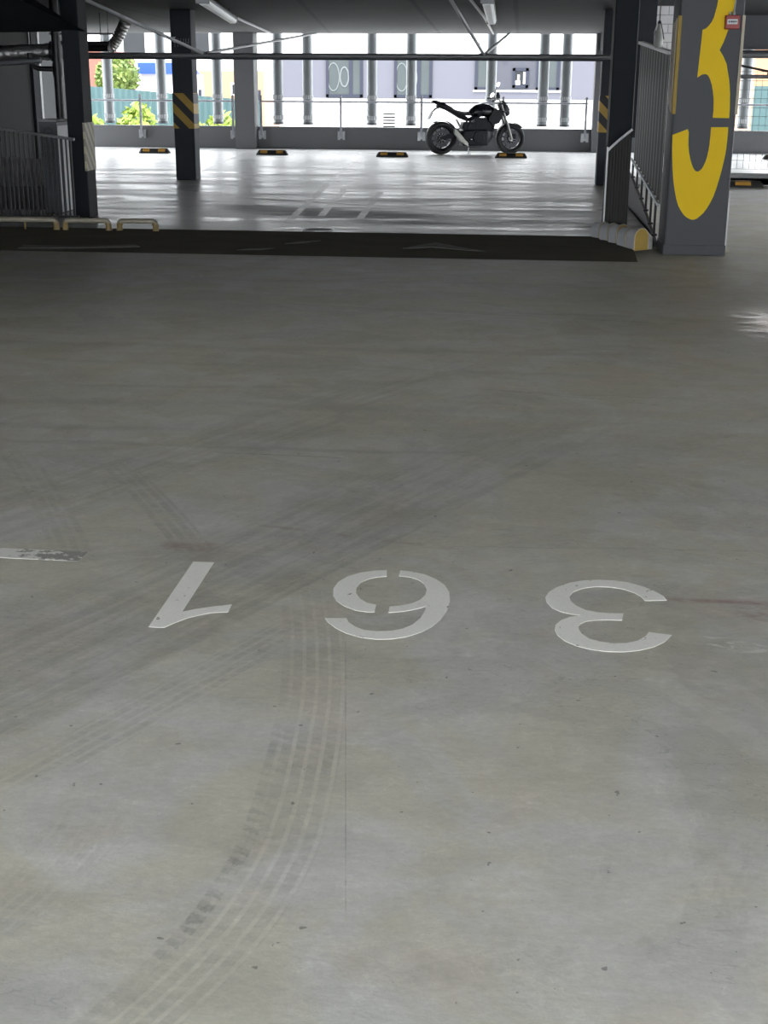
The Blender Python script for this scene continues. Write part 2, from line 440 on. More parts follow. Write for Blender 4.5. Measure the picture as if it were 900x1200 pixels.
# outside
M['lavender'] = simple('lavender_grey_render', (.074, .075, .094), .8, 0, .04, 1.)
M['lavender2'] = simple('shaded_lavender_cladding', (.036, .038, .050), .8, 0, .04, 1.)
M['out_white'] = simple('white_render', (.62, .62, .62), .8, 0, .03, 1.)
M['out_frame'] = simple('slate_window_frame', (.020, .023, .036), .6, 0, .05, 5., .2)
M['out_glass'] = simple('grey_green_glass', (.038, .046, .048), .4, 0, .25, .8, .25)
M['arch'] = simple('pale_arch_reflection', (.085, .098, .10), .7, 0, .05, 2.)
M['out_dark'] = simple('dark_glass', (.016, .018, .021), .4, 0, .2, 2., .2)
M['out_brick'] = simple('red_brick_wall', (.20, .072, .055), .8, 0, .2, 9.)
M['out_teal'] = simple('teal_sheet_metal', (.024, .062, .066), .6, 0, .08, 2.)
M['out_blue'] = simple('blue_sheet_roof', (.008, .05, .30), .5, 0, .1, 2.)
M['out_orange'] = simple('peach_render', (.36, .20, .115), .8, 0, .06, 2.)
M['out_leaf'] = foliage('bright_leaves', (.10, .16, .012), (.19, .25, .03))
M['out_leaf2'] = foliage('green_leaves', (.07, .12, .02), (.14, .19, .035))
M['bark'] = simple('brown_bark', (.05, .035, .025), .8, 0, .2, 10.)
M['ground'] = simple('pale_paving', (.55, .55, .53), .85, 0, .08, 1.)

# ------------------------------------------------------------------ the shell
ZF = .12            # level of the far deck
ZC = 2.64           # underside of the slab
YS0, YS1 = 12.85, 13.9
YW = 31.3
XR = 1.38           # edge between far deck and the right lane
b = MB(); b.box(-12, 12, -1.4, YS0, -.25, 0); b.box(1.15, 12, YS0, 23.1, -.25, 0)
struct('floor', b, M['floor'])
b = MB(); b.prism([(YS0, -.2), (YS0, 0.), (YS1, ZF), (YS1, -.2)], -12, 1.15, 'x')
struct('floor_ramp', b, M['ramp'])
b = MB(); b.box(-12, XR, YS1, YW+.3, -.2, ZF); b.box(XR, 12, 23.1, YW+.3, -.2, ZF)
struct('floor_far', b, M['far'])
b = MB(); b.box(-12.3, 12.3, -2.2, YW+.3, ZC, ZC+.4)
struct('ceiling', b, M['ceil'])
# far facade: parapet
b = MB(); b.box(-12, 12, YW, YW+.2, ZF, .61)
struct('wall_far', b, M['greywall'])
b = MB(); b.box(-12, 12, YW-.012, YW+.32, .60, .612)
# left side wall with its jamb, back recess
b = MB(); b.box(-9.7, -9.5, -1.4, 26.2, 0, ZC)
struct('wall_left', b, M['leftwall'])
b = MB(); b.box(-9.72, -9.44, 26.2, 26.53, ZF, ZC)
struct('trim_1', b, M['blackcol'])
b = MB(); b.box(-9.75, -9.43, 26.53, 26.64, ZF, ZC)
struct('trim_2', b, M['white'])
b = MB(); b.box(-12, -9.28, 28.4, 28.6, ZF, ZC)
struct('wall_left_recess', b, M['greywall2'])
# raised slab at left beyond the balustrade
b = MB(); b.prism([(-9.5, 15.85), (-5.66, 15.85), (-5.9, 16.9), (-7.5, 21.2), (-9.5, 22.4)], ZF, .40, 'z')
struct('floor_platform', b, M['lightwall'], bevel=.01)
b = MB(); b.box(-9.5, -5.655, 15.825, 15.848, ZF, .395)
struct('trim_6', b, M['leftwall'])
# wall and opening on the right side
b = MB(); b.box(9., 9.2, -1.4, 12.2, 0, ZC); b.box(9., 9.2, 12.2, YW+.3, 0, .16)
for yy in (17, 23, 29): b.box(9., 9.25, yy, yy+.4, 0, ZC)
struct('wall_right', b, M['greywall'])
# rear facade behind the camera: low upstand with piers, open above
b = MB(); b.box(-9.7, 9.2, -1.4, -1.25, 0, .12)
for xx in (-9.7, -5.5, 4.4, 8.9): b.box(xx, xx+.3, -1.4, -1.1, 0, ZC)
struct('wall_back', b, M['greywall'])
# beam along the right side of the bay
b = MB(); b.box(1.66, 2.05, 20.3, YW-.01, 2.28, ZC)
struct('trim_5', b, M['blackcol'])
# beam above the right lane
b = MB(); b.box(1.75, 9., 22.7, 23.1, 2.135, ZC)
struct('trim_3', b, M['anthracite'])
# sloped soffit of the ramp over the left lane
b = MB(); b.add([(-9.5, 15.0, 2.05), (-4.78, 15.0, 2.12), (-4.78, 13.0, 2.34), (-9.5, 13.0, 2.60), (-9.5, 15.0, ZC), (-5.6, 15.0, 2.60), (-5.6, 13.0, 2.62), (-9.5, 13.0, ZC)],
                [(0,1,2,3),(4,7,6,5),(0,4,5,1),(1,5,6,2),(2,6,7,3),(3,7,4,0)])
struct('ceiling_haunch', b, M['blackcol'])
# white-washed wall and dark pier behind the corrugated fence
b = MB(); b.box(1.80, 2.80, 20., 20.2, .95, ZC)
struct('wall_inner', b, M['brick'])
b = MB(); b.box(1.42, 1.635, 17.8, 18.3, .95, ZC)
struct('wall_pier', b, M['darkcol'])
# kerb wall between the far deck and the right lane
b = MB(); b.prism([(14.08, -.1), (14.08, .06), (14.6, .13), (15.6, .27), (17.7, .50), (21.0, .52), (23.1, .52), (23.1, -.1)], 1.415, 1.445, 'x')
struct('wall_kerb', b, M['kerb'])
b = MB(); b.box(2.2, 9., 23.1, 23.35, 0, .19)
struct('trim_4', b, M['lightwall'], bevel=.01)

# ------------------------------------------------------------------ pillars
def pillar(x0, x1, y0, y1, z0, mat, label, bev=.012):
    t = thing('concrete_pillar', label, 'pillar', ((x0+x1)/2, (y0+y1)/2, z0), 0, 'concrete pillars')
    obj('shaft', MB().box(x0, x1, y0, y1, z0, ZC), mat, t, bevel=bev)
    return t
# far striped pillar, left of the middle
t = pillar(-5.37, -5.05, 21., 21.32, ZF, M['darkcol'], 'dark square pillar with yellow and black stripes standing on the far deck, left of the picture centre')
obj('warning_band', MB().box(-5.376, -5.048, 20.994, 21.326, .90, 1.425), M['stripes'], t)['label'] = 'yellow and black diagonal stripes'
for z, w in ((2.22, .02), (2.28, .02)):
    pass
gl = MB()
for cx_ in (-5.28, -5.19, -5.11):
    gl.box(cx_-.028, cx_-.018, 20.992, 20.998, 2.10, 2.22); gl.box(cx_+.018, cx_+.028, 20.992, 20.998, 2.10, 2.22)
    gl.box(cx_-.028, cx_+.028, 20.992, 20.998, 2.155, 2.166)
obj('painted_mark', gl, M['pipe'], t)
# its twin on the right
t = pillar(1.17, 1.39, 21., 21.35, ZF, M['darkcol'], 'dark striped pillar on the far deck at the right end of the bright floor')
obj('warning_band', MB().box(1.164, 1.396, 20.994, 21.356, .90, 1.43), M['stripes'], t)['label'] = 'yellow and black diagonal stripes'
# dark pillar at the left end of the ramp head
t = pillar(-5.03, -4.835, 14.92, 15.24, ZF, M['blackcol'], 'slim dark pillar at the end of the left balustrade with a cream striped edge')
obj('edge_guard', MB().box(-4.853, -4.829, 14.912, 15.246, .64, 1.16), M['side_stripes'], t)['label'] = 'cream and grey striped corner guard'
# dark pillar at the right end of the ramp head, with a haunch to the slab
t = pillar(.89, 1.12, 14.12, 14.5, ZF, M['blackcol'], 'dark unstriped pillar left of the corrugated fence')
# pillars built against the far facade
pillar(-6.50, -6.04, 30.98, YW+.18, ZF, M['greywall'], 'plain grey pillar built against the far parapet behind a wheel stop')
pillar(1.585, 1.70, 30.95, YW+.18, ZF, M['greywall'], 'narrow grey pillar closing the right end of the far parapet')

# the big pillar with the yellow number
PX0, PX1, PY0, PY1 = 1.447, 2.040, 13.45, 14.05
t = pillar(PX0, PX1, PY0, PY1, 0, M['anthracite'], 'large grey pillar bearing a giant yellow number 3', .02)
BIG = t
NUP = [(1.788, 2.356), (1.781, 2.297), (1.762, 2.207), (1.745, 2.165), (1.721, 2.132), (1.697, 2.108), (1.666, 2.095), (1.650, 1.668), (1.692, 1.696), (1.724, 1.701), (1.742, 1.694), (1.758, 1.676), (1.772, 1.650), (1.790, 1.605), (1.805, 1.548), (1.816, 1.49), (1.821, 1.444), (1.825, 1.37), (1.823, 1.304), (1.978, 1.302), (1.977, 1.38), (1.973, 1.446), (1.967, 1.53), (1.957, 1.6), (1.947, 1.657), (1.935, 1.703), (1.912, 1.794), (1.874, 1.865), (1.838, 1.916), (1.869, 1.987), (1.894, 2.067), (1.918, 2.158), (1.935, 2.257), (1.944, 2.357), (1.95, 2.48), (1.95, 2.62), (1.795, 2.62), (1.795, 2.45)]
NLO = [(1.456, 1.143), (1.597, 1.197), (1.609, 1.166), (1.610, 1.11), (1.614, 1.05), (1.622, .998), (1.632, .955), (1.645, .91), (1.66, .87), (1.675, .838), (1.691, .817), (1.703, .807), (1.714, .803), (1.727, .804), (1.74, .812), (1.758, .83), (1.774, .86), (1.789, .90), (1.8, .946), (1.808, 1.00), (1.813, 1.052), (1.815, 1.13), (1.815, 1.217), (1.976, 1.219), (1.978, 1.159), (1.977, 1.09), (1.975, 1.022), (1.969, .955), (1.96, .894), (1.947, .815), (1.931, .734), (1.912, .65), (1.89, .572), (1.863, .507), (1.834, .452), (1.805, .41), (1.774, .38), (1.748, .357), (1.722, .346), (1.70, .345), (1.678, .351), (1.648, .366), (1.62, .389), (1.588, .43), (1.558, .48), (1.535, .545), (1.515, .621), (1.50, .69), (1.489, .761), (1.477, .85), (1.468, .942), (1.46, 1.04)]
b = MB(); b.prism(NUP, PY0-.002, PY0+.001, 'y'); b.prism(NLO, PY0-.002, PY0+.001, 'y')
obj('painted_number', b, M['yellow'], t)['label'] = 'giant yellow stencilled 3'
b = MB(); b.box(PX0-.012, PX0+.022, PY0-.012, PY0+.05, 1.335, 2.22); b.box(PX0-.012, PX0+.003, PY0+.05, PY0+.12, 1.345, 2.2)
obj('corner_guard', b, M['yellow_edge'], t, bevel=.005)['label'] = 'yellow foam guard on the left edge'
b = MB(); b.prism([(PY0+.06, 1.35), (PY0+.30, 1.42), (PY0+.30, 2.16), (PY0+.06, 2.2)], PX0-.022, PX0+.002, 'x')
obj('corner_guard', b, M['cream_edge'], t, bevel=.004)['label'] = 'peeling cream foam guard on the left face'
b = MB(); b.box(PX1-.016, PX1+.012, PY0-.012, PY0+.06, 1.335, 2.225)
obj('corner_guard', b, M['cream_edge'], t, bevel=.005)['label'] = 'pale yellow guard on the right edge'
b = MB(); b.box(PX0-.006, PX1+.006, PY0-.006, PY1+.006, 0, .10)
obj('plinth', b, M['anthracite'], t, bevel=.004)

# red sounder on the pillar
t = thing('alarm_sounder', 'small red alarm box with a white label on the numbered pillar', 'alarm box', (1.925, PY0, 2.10))
obj('housing', MB().box(1.862, 1.992, PY0-.075, PY0-.0025, 2.098, 2.222), M['red'], t, bevel=.008)
b = MB(); b.box(1.878, 1.972, PY0-.078, PY0-.074, 2.142, 2.186)
lb = obj('label_plate', b, M['white'], t); lb['label'] = 'white label with dark print'
b = MB()
for i, (wx, ww) in enumerate(((1.888, .010), (1.902, .006), (1.912, .014), (1.930, .012), (1.946, .006), (1.956, .008))):
    b.box(wx, wx+ww, PY0-.0795, PY0-.0775, 2.157, 2.172)
obj('print', b, M['mark'], lb)
for gx in (1.905, 1.94):
    obj('cable_gland', MB().cyl((gx, PY0-.04, 2.222), (gx, PY0-.04, 2.252), .012, .009, 12), M['conduit'], t)
obj('cable', MB().tube([(1.94, PY0-.04, 2.25), (1.946, PY0-.035, 2.4), (1.95, PY0-.02, ZC-.002)], .006, 8), M['conduit'], t, smooth=True)

# thin white pole beside the big pillar
t = thing('steel_pole', 'thin white pole with a round base flange behind the numbered pillar', 'pole', (2.09, 13.78, 0))
obj('tube', MB().cyl((2.09, 13.78, .012), (2.09, 13.78, .60), .011), M['white'], t, smooth=True)
obj('base_flange', MB().lathe([(0, 0), (.045, 0), (.045, .014), (.03, .026), (0, .026)], (2.09, 13.78, 0), 'z', 20, False), M['cream_edge'], t)

# ------------------------------------------------------------------ floor paint
ONE = [(-1.097, 4.304), (-1.022, 4.306), (-1.023, 3.846), (-.987, 3.872), (-.949, 3.893), (-.912, 3.910), (-.878, 3.926), (-.877, 3.859), (-.928, 3.847), (-.961, 3.825), (-.993, 3.797), (-1.024, 3.754), (-1.048, 3.711), (-1.097, 3.713)]
SIXA = [(-.408, 4.298), (-.448, 4.288), (-.496, 4.264), (-.536, 4.223), (-.562, 4.166), (-.570, 4.104), (-.562, 4.039), (-.544, 3.991), (-.512, 3.949), (-.471, 3.919), (-.434, 3.910), (-.411, 3.911), (-.412, 3.975), (-.443, 3.988), (-.470, 4.021), (-.489, 4.069), (-.494, 4.120), (-.485, 4.167), (-.461, 4.205), (-.433, 4.227), (-.403, 4.235)]
SIXB = [(-.362, 4.300), (-.319, 4.292), (-.272, 4.269), (-.231, 4.227), (-.200, 4.177), (-.181, 4.112), (-.175, 4.033), (-.180, 3.949), (-.196, 3.875), (-.220, 3.813), (-.252, 3.763), (-.294, 3.724), (-.336, 3.703), (-.380, 3.696), (-.431, 3.705), (-.479, 3.731), (-.519, 3.771), (-.548, 3.813), (-.562, 3.844), (-.494, 3.852), (-.483, 3.820), (-.458, 3.787), (-.428, 3.764), (-.387, 3.758), (-.343, 3.767), (-.309, 3.788), (-.282, 3.823), (-.261, 3.879), (-.250, 3.947), (-.251, 3.979), (-.272, 3.959), (-.301, 3.937), (-.331, 3.923), (-.366, 3.913), (-.367, 3.964), (-.331, 3.978), (-.296, 4.002), (-.272, 4.036), (-.259, 4.081), (-.258, 4.132), (-.269, 4.176), (-.290, 4.212), (-.320, 4.237), (-.362, 4.246)]
THREE = [(.534, 4.121), (.527, 4.159), (.499, 4.204), (.465, 4.241), (.419, 4.273), (.371, 4.286), (.322, 4.287), (.272, 4.275), (.222, 4.248), (.177, 4.200), (.149, 4.152), (.137, 4.104), (.140, 4.057), (.157, 4.010), (.187, 3.979), (.217, 3.965), (.245, 3.960), (.212, 3.942), (.183, 3.912), (.165, 3.873), (.161, 3.831), (.169, 3.788), (.190, 3.747), (.223, 3.714), (.266, 3.692), (.313, 3.682), (.361, 3.685), (.410, 3.701), (.455, 3.732), (.493, 3.775), (.520, 3.831), (.451, 3.847), (.438, 3.812), (.411, 3.775), (.375, 3.753), (.336, 3.747), (.298, 3.755), (.265, 3.774), (.244, 3.809), (.235, 3.848), (.241, 3.885), (.261, 3.911), (.297, 3.925), (.333, 3.931), (.375, 3.932), (.384, 3.991), (.336, 3.987), (.301, 3.991), (.265, 4.006), (.236, 4.040), (.219, 4.081), (.216, 4.119), (.230, 4.162), (.263, 4.198), (.307, 4.220), (.356, 4.221), (.398, 4.206), (.433, 4.177), (.454, 4.140), (.462, 4.110)]
TH = .0012
def paint(name, outlines, z, mat, label, cat='floor marking', group=None):
    b = MB()
    for o in outlines: b.prism(o, z, z+TH, 'z')
    return tag(obj(name, b, mat), label, cat, group)
GP = 'white digits painted on the near floor'
paint('painted_digit', [ONE], 0, M['digit'], 'white upside-down digit 1 painted on the grey floor at left', 'painted digit', GP)
paint('painted_digit', [SIXA, SIXB], 0, M['digit'], 'white upside-down stencilled digit 6 painted between the 1 and the 3', 'painted digit', GP)
paint('painted_digit', [THREE], 0, M['digit'], 'white upside-down digit 3 painted on the grey floor at right', 'painted digit', GP)
paint('painted_line', [[(-3.6, 4.29), (-1.50, 4.262), (-1.498, 4.36), (-3.6, 4.395)]], 0, M['line'], 'short flaking white line end painted on the near floor at the left edge')
# lines on the far deck
def stripe(x0, y0, x1, y1, w):
    L = math.hypot(x1-x0, y1-y0); nx, ny = -(y1-y0)/L*w/2, (x1-x0)/L*w/2
    return [(x0-nx, y0-ny), (x0+nx, y0+ny), (x1+nx, y1+ny), (x1-nx, y1-ny)]
GF = 'worn bay lines on the far deck'
for pts, lab in (((-8.10, 28.2, -7.25, 23.2), 'worn white bay line on the far deck, left of the first wheel stop'),
                 ((-6.06, 29.9, -5.40, 22.0), 'worn white bay line running past the far striped pillar toward the plain pillar'),
                 ((-3.50, 30.3, -2.54, 14.7), 'long worn white bay line on the far deck between the two middle wheel stops'),
                 ((-2.56, 20.2, -2.28, 15.6), 'short faint white line on the far deck right of the long bay line'),
                 ((-1.95, 19.2, -1.80, 15.4), 'shortest faint white line on the far deck nearest the picture centre')):
    paint('painted_line', [stripe(*pts, .09)], ZF, M['faint'], lab, group=GF)
paint('painted_line', [stripe(-6.0, 18.95, -4.5, 19.2, .10)], ZF, M['faint'], 'crosswise white line on the far deck left of the striped pillar, the farther of two', group=GF)
paint('painted_line', [stripe(-5.8, 17.1, -4.75, 17.05, .08)], ZF, M['faint'], 'crosswise white line on the far deck left of the striped pillar, the nearer of two', group=GF)
# arrow and dashes on the dark ramp
SLP = ZF/(YS1-YS0)
def ramp_paint(outlines, label):
    b = MB()
    for o in outlines:
        n = len(o); vs = [(x, y, (y-YS0)*SLP + .0005) for x, y in o] + [(x, y, (y-YS0)*SLP + .004) for x, y in o]
        b.add(vs, [(i, (i+1) % n, n+(i+1) % n, n+i) for i in range(n)] + [tuple(range(n-1, -1, -1)), tuple(range(n, 2*n))])
    return tag(obj('painted_arrow' if 'arrow' in label else 'painted_line', b, M['dull_line']), label, 'floor marking')
ramp_paint([[(-1.12, 13.23), (-.98, 13.24), (-.84, 13.30), (-.46, 13.18), (-.30, 13.16), (-.62, 13.36), (-.80, 13.50), (-.90, 13.44)]], 'dull white arrow painted on the dark ramp strip')
ramp_paint([[(-4.95, 12.94), (-4.3, 13.0), (-3.75, 13.1), (-3.82, 13.18), (-4.4, 13.08), (-4.95, 13.08)]], 'dull white line on the dark ramp strip at the left')
ramp_paint([[(-2.75, 13.03), (-2.50, 13.06), (-2.40, 13.14), (-2.66, 13.10)]], 'dull white dash on the ramp strip, left one of two')
ramp_paint([[(-2.32, 13.34), (-2.14, 13.38), (-1.98, 13.50), (-2.18, 13.45)]], 'dull white dash on the ramp strip, right one of two')
# manhole at the ramp head
t = thing('manhole_cover', 'round metal manhole cover at the head of the ramp strip', 'manhole cover', (-2.09, 14.08, ZF))
obj('frame', MB().lathe([(.145, 0), (.165, 0), (.165, .006), (.145, .006)], (-2.09, 14.08, ZF), 'z', 28), M['galv'], t)
obj('lid', MB().lathe([(0, .0005), (.145, .0005), (.145, .004), (0, .004)], (-2.09, 14.08, ZF), 'z', 28, False), M['steel_bar'], t)

# ------------------------------------------------------------------ facade tubes
GT = 'grey tubes standing outside the far facade'
tubes = [(-9.70, 'facade tube nearest the left dark pillar, in front of the brick house'),
         (-8.42, 'facade tube just left of the far striped pillar, in front of the blue roof'),
         (-7.085, 'facade tube between the far striped pillar and the plain grey pillar'),
         (-5.655, 'first facade tube right of the plain grey pillar'),
         (-4.955, 'second facade tube right of the plain grey pillar'),
         (-3.455, 'facade tube at the right edge of the left arched-reflection window'),
         (-2.545, 'facade tube in the middle of the second outside window'),
         (-.71, 'facade tube directly behind the motorcycle handlebar'),
         (.476, 'left one of the close pair of facade tubes right of the motorcycle'),
         (.992, 'right one of the close pair of facade tubes right of the motorcycle'),
         (5.00, 'facade tube seen through the wire mesh right of the numbered pillar')]
TY = 31.9; TR = .118
t = thing('facade_tube', tubes[0][1], 'facade tube', (tubes[0][0], TY, .64), 0, GT)
X = tubes[0][0]
obj('tube', MB().cyl((X, TY, .68), (X, TY, 3.3), TR, None, 28), M['tubegrey'], t, smooth=True)
obj('end_cap', MB().cyl((X, TY, .64), (X, TY, .69), TR+.006, None, 28), M['tubedark'], t, smooth=True)
obj('bracket', MB().box(X-.03, X+.03, YW+.31, TY-TR+.01, 2.86, 2.96), M['tubedark'], t)
for zc in (1.255, .80):
    b = MB()
    for i in range(24):
        a = 2*math.pi*i/24; cx_, sy = math.cos(a), math.sin(a)
        b.cyl((X+cx_*(TR+.002), TY+sy*(TR+.002), zc-.045), (X+cx_*(TR+.002), TY+sy*(TR+.002), zc+.045), .006, None, 6)
    obj('ribbed_collar', b, M['white'], t)
TUBE = t
for X, lab in tubes[1:]: dup(TUBE, (X, TY, .64), lab)

# ------------------------------------------------------------------ guard rails in front of the facade
def guard_rail(xs, x0, x1, label):
    t = thing('guard_rail', label, 'guard rail', ((x0+x1)/2, YW-.1, ZF), 0, 'grey guard rails on the far parapet')
    y = YW-.11
    obj('rail', MB().cyl((x0, y, 1.165), (x1, y, 1.165), .021, None, 10), M['railgrey'], t, smooth=True)
    for x in xs:
        p = obj('post', MB().box(x-.024, x+.024, y-.02, y+.02, .42, 1.30), M['railgrey'], t)
        b = MB(); b.box(x-.085, x-.028, YW-.04, YW-.004, .33, .52); b.box(x+.028, x+.085, YW-.04, YW-.004, .33, .52); b.box(x-.03, x+.03, YW-.10, YW-.03, .36, .50)
        obj('base_plate', b, M['galv'], p)
    return t
guard_rail([-8.75, -6.585], -10.6, -6.53, 'grey tubular guard rail on the far parapet left of the plain grey pillar')
guard_rail([-5.93, -4.09, -2.25, -.41, 1.44], -5.97, 1.47, 'long grey tubular guard rail on the far parapet behind the motorcycle')
guard_rail([3.2, 6.3], 2.2, 8.2, 'grey tubular guard rail behind the wire mesh at the right edge')

# ------------------------------------------------------------------ rubber wheel stops
GS = 'black rubber wheel stops'
def wheel_stop(loc, label, refl=((-.17, .075), (.17, .075))):
    t = thing('wheel_stop', label, 'wheel stop', loc, 0, GS)
    L, W, H = .66, .17, .10
    prof = [(-W/2, 0), (W/2, 0), (W/2, .03), (W/2-.045, H), (-W/2+.045, H), (-W/2, .03)]
    rings = []
    for x, s in ((-L/2, .30), (-L/2+.05, 1), (L/2-.05, 1), (L/2, .30)):
        rings.append([(x, y, max(z*s, 0)) for y, z in prof])
    o = obj('rubber_body', MB().loft(rings), M['black_rubber'], t, world=False, bevel=.004)
    for xx, hw in refl:
        b = MB(); sl = .045/.07
        for (zz0, zz1) in ((.038, .088),):
            ya, yb = -W/2 + (zz0-.03)*sl - .004, -W/2 + (zz1-.03)*sl - .004
            b.add([(xx-hw, ya, zz0), (xx+hw, ya, zz0), (xx+hw, yb, zz1), (xx-hw, yb, zz1), (xx-hw, ya+.012, zz0), (xx+hw, ya+.012, zz0), (xx+hw, yb+.012, zz1), (xx-hw, yb+.012, zz1)],
                  [(0,1,2,3),(4,7,6,5),(0,4,5,1),(1,5,6,2),(2,6,7,3),(3,7,4,0)])
        b.box(xx-hw+.005, xx+hw-.005, -.03, .03, H-.002, H+.004)
        obj('reflector', b, M['amber'], t, world=False)
    return t
W0 = wheel_stop((-7.80, 28.75, ZF), 'black rubber wheel stop left of the far striped pillar')
dup(W0, (-5.22, 28.62, ZF), 'black rubber wheel stop in front of the plain grey pillar')
dup(W0, (-2.64, 28.33, ZF), 'black rubber wheel stop left of the motorcycle')
dup(W0, (-.18, 28.45, ZF), 'black rubber wheel stop at the motorcycle front wheel')
wheel_stop((3.64, 22.70, 0), 'black rubber wheel stop with one wide amber reflector right of the numbered pillar', ((0, .125),))
dup(W0, (5.35, 29.0, ZF), 'black rubber wheel stop behind the wire mesh at the right edge')

# ------------------------------------------------------------------ hoop barriers, left
GH = 'low cream tube hoops along the left ramp head'
HZ = (13.80-YS0)*ZF/(YS1-YS0)
def hoop(x0, x1, y, label, mids=()):
    t = thing('hoop_barrier', label, 'hoop barrier', ((x0+x1)/2, y, HZ), 0, GH)
    r = .028; top = .128
    pts = [(x0, y, HZ+.006)]
    for i in range(7):
        a = math.pi/2*i/6; pts.append((x0+.04-.04*math.cos(a), y, HZ+top-.04-r+.04*math.sin(a)))
    for i in range(7):
        a = math.pi/2*i/6; pts.append((x1-.04+.04*math.sin(a), y, HZ+top-.04-r+.04*math.cos(a)))
    pts.append((x1, y, HZ+.006))
    obj('tube', MB().tube(pts, r, 12), M['hoop'], t, smooth=True)
    for x in (x0, x1):
        obj('foot_plate', MB().cyl((x, y, HZ), (x, y, HZ+.008), .036, None, 16), M['hoop_end'], t)
        s = 1 if x == x0 else -1
        obj('painted_end', MB().tube([(x, y, HZ+.01), (x, y, HZ+top-.07), (x+s*.015, y, HZ+top-.045)], r+.003, 12), M['hoop_end'], t, smooth=True)
    for x in mids:
        obj('leg', MB().cyl((x, y, HZ), (x, y, HZ+top-r), .012), M['hoop_end'], t)
    return t
hoop(-6.35, -4.84, 13.80, 'longest low tube hoop at the left edge of the ramp head', (-5.55, -5.18))
hoop(-4.745, -4.275, 13.80, 'middle low tube hoop in front of the left dark pillar')
hoop(-4.165, -3.775, 13.82, 'low tube hoop at the right end of the row, beside the bright floor')

# hoop segments, right (a row of short arched pieces)
GA = 'arched barrier pieces at the right end of the ramp'
row0, row1 = Vector((1.215, 13.40)), Vector((.815, 13.91))
dr = (row1-row0).normalized()
labs = ['nearest arched barrier piece with the yellow end plate beside the numbered pillar', 'second arched barrier piece behind the yellow end plate', 'middle arched barrier piece of the row of five', 'fourth arched barrier piece from the yellow end plate', 'farthest arched barrier piece, at the foot of the dark pillar']
ang = math.atan2(dr.y, dr.x)
for i in range(5):
    p = row0 + dr*(.138*i)
    zb = max(0., (p.y+.03-YS0)*SLP) if p.x < 1.1 else max(0., (p.y-YS0)*SLP*.75)
    zb = min(zb, ZF)
    t = thing('arched_barrier', labs[i], 'barrier', (p.x, p.y, zb), ang, GA)
    s = 1.0 - .07*i
    w, hh = .085*s, .205*s
    def arch(w, hh, n=12):
        pts = [(-w, 0)]
        for k in range(n+1):
            a = math.pi*(1-k/n); pts.append((w*math.cos(a), hh-w+w*math.sin(a)))
        pts.append((w, 0)); return pts
    out = arch(w, hh); inn = arch(w-.012, hh-.012)
    b = MB(); n = len(out)
    L = .118
    vs = [(0, u, v) for u, v in out] + [(L, u, v) for u, v in out] + [(0, u, v) for u, v in inn] + [(L, u, v) for u, v in inn]
    fs = []
    for k in range(n-1):
        fs += [(k, k+1, n+k+1, n+k), (2*n+k, 3*n+k, 3*n+k+1, 2*n+k+1), (k, 2*n+k, 2*n+k+1, k+1), (n+k, n+k+1, 3*n+k+1, 3*n+k)]
    fs += [(0, n, 3*n, 2*n), (n-1, 3*n-1, 4*n-1, 2*n-1)]
    b.add(vs, fs)
    obj('shell', b, M['conduit'], t, world=False, smooth=True)
    b = MB(); b.prism(arch(w+.004, hh+.004), -.012, 0, 'x')
    obj('end_plate', b, M['hoop_end'] if i else M['yellow_edge'], t, world=False)
    rim = [(-.006, u, v) for u, v in arch(w+.006, hh+.006)]
    obj('rim', MB().tube(rim, .008, 8), M['cream_edge'] if i == 0 else M['hoop'], t, world=False, smooth=True)

# ------------------------------------------------------------------ balustrade at left
t = thing('balustrade', 'dark metal balustrade of thin upright bars at the left edge', 'balustrade', (-5.4, 14.62, ZF))
def rz(x): return 1.095 - (x+5.683)*(.118/.953)
xs_ = [-6.9 + .0525*i for i in range(39)]
obj('handrail', MB().tube([(-6.95, 14.62, rz(-6.95)), (-4.86, 14.62, rz(-4.86))], .017, 8), M['handrail'], t)
obj('bottom_rail', MB().box(-6.95, -4.86, 14.605, 14.635, ZF+.03, ZF+.055), M['steel_bar'], t)
for i, x in enumerate(xs_):
    r = .0075 if i % 6 else .013
    obj('bar', MB().box(x-r, x+r, 14.61, 14.63, (ZF+.05) if i % 6 else ZF, rz(x)-.01), M['steel_bar'], t)

# post box with stencilled letters behind it
t = thing('utility_cabinet', 'tall grey utility cabinet with faint stencilled letters behind the left balustrade', 'cabinet', (-5.40, 15.35, ZF))
cab = obj('body', MB().box(-5.505, -5.30, 15.35, 15.74, ZF, 1.155), M['anthracite'], t, bevel=.006)
obj('lid', MB().box(-5.512, -5.293, 15.343, 15.747, 1.155, 1.18), M['lightwall'], t, bevel=.004)
obj('side_panel', MB().box(-5.300, -5.292, 15.36, 15.73, ZF+.02, 1.11), M['white'], t)['label'] = 'side panel painted pale for light from the right'  # white paint carries the light from the right in its colour
b = MB(); y0, y1 = 15.344, 15.349
def arcpts(cx, cz, r, a0, a1, n=12): return [(cx+r*math.cos(a0+(a1-a0)*i/n), (y0+y1)/2, cz+r*math.sin(a0+(a1-a0)*i/n)) for i in range(n+1)]
b.tube(arcpts(-5.405, 1.03, .052, 0, math.pi), .005, 6); b.box(-5.46, -5.35, y0, y1, 1.022, 1.032); b.box(-5.46, -5.452, y0, y1, .96, 1.03); b.box(-5.358, -5.35, y0, y1, .96, 1.03)
for zc in (.88, .78): b.box(-5.46, -5.35, y0, y1, zc-.004, zc+.004); b.box(-5.46, -5.452, y0, y1, zc-.04, zc+.04); b.box(-5.41, -5.402, y0, y1, zc-.04, zc+.04); b.box(-5.358, -5.35, y0, y1, zc-.04, zc+.04)
b.tube(arcpts(-5.405, .67, .045, 0, 2*math.pi, 18), .005, 6)
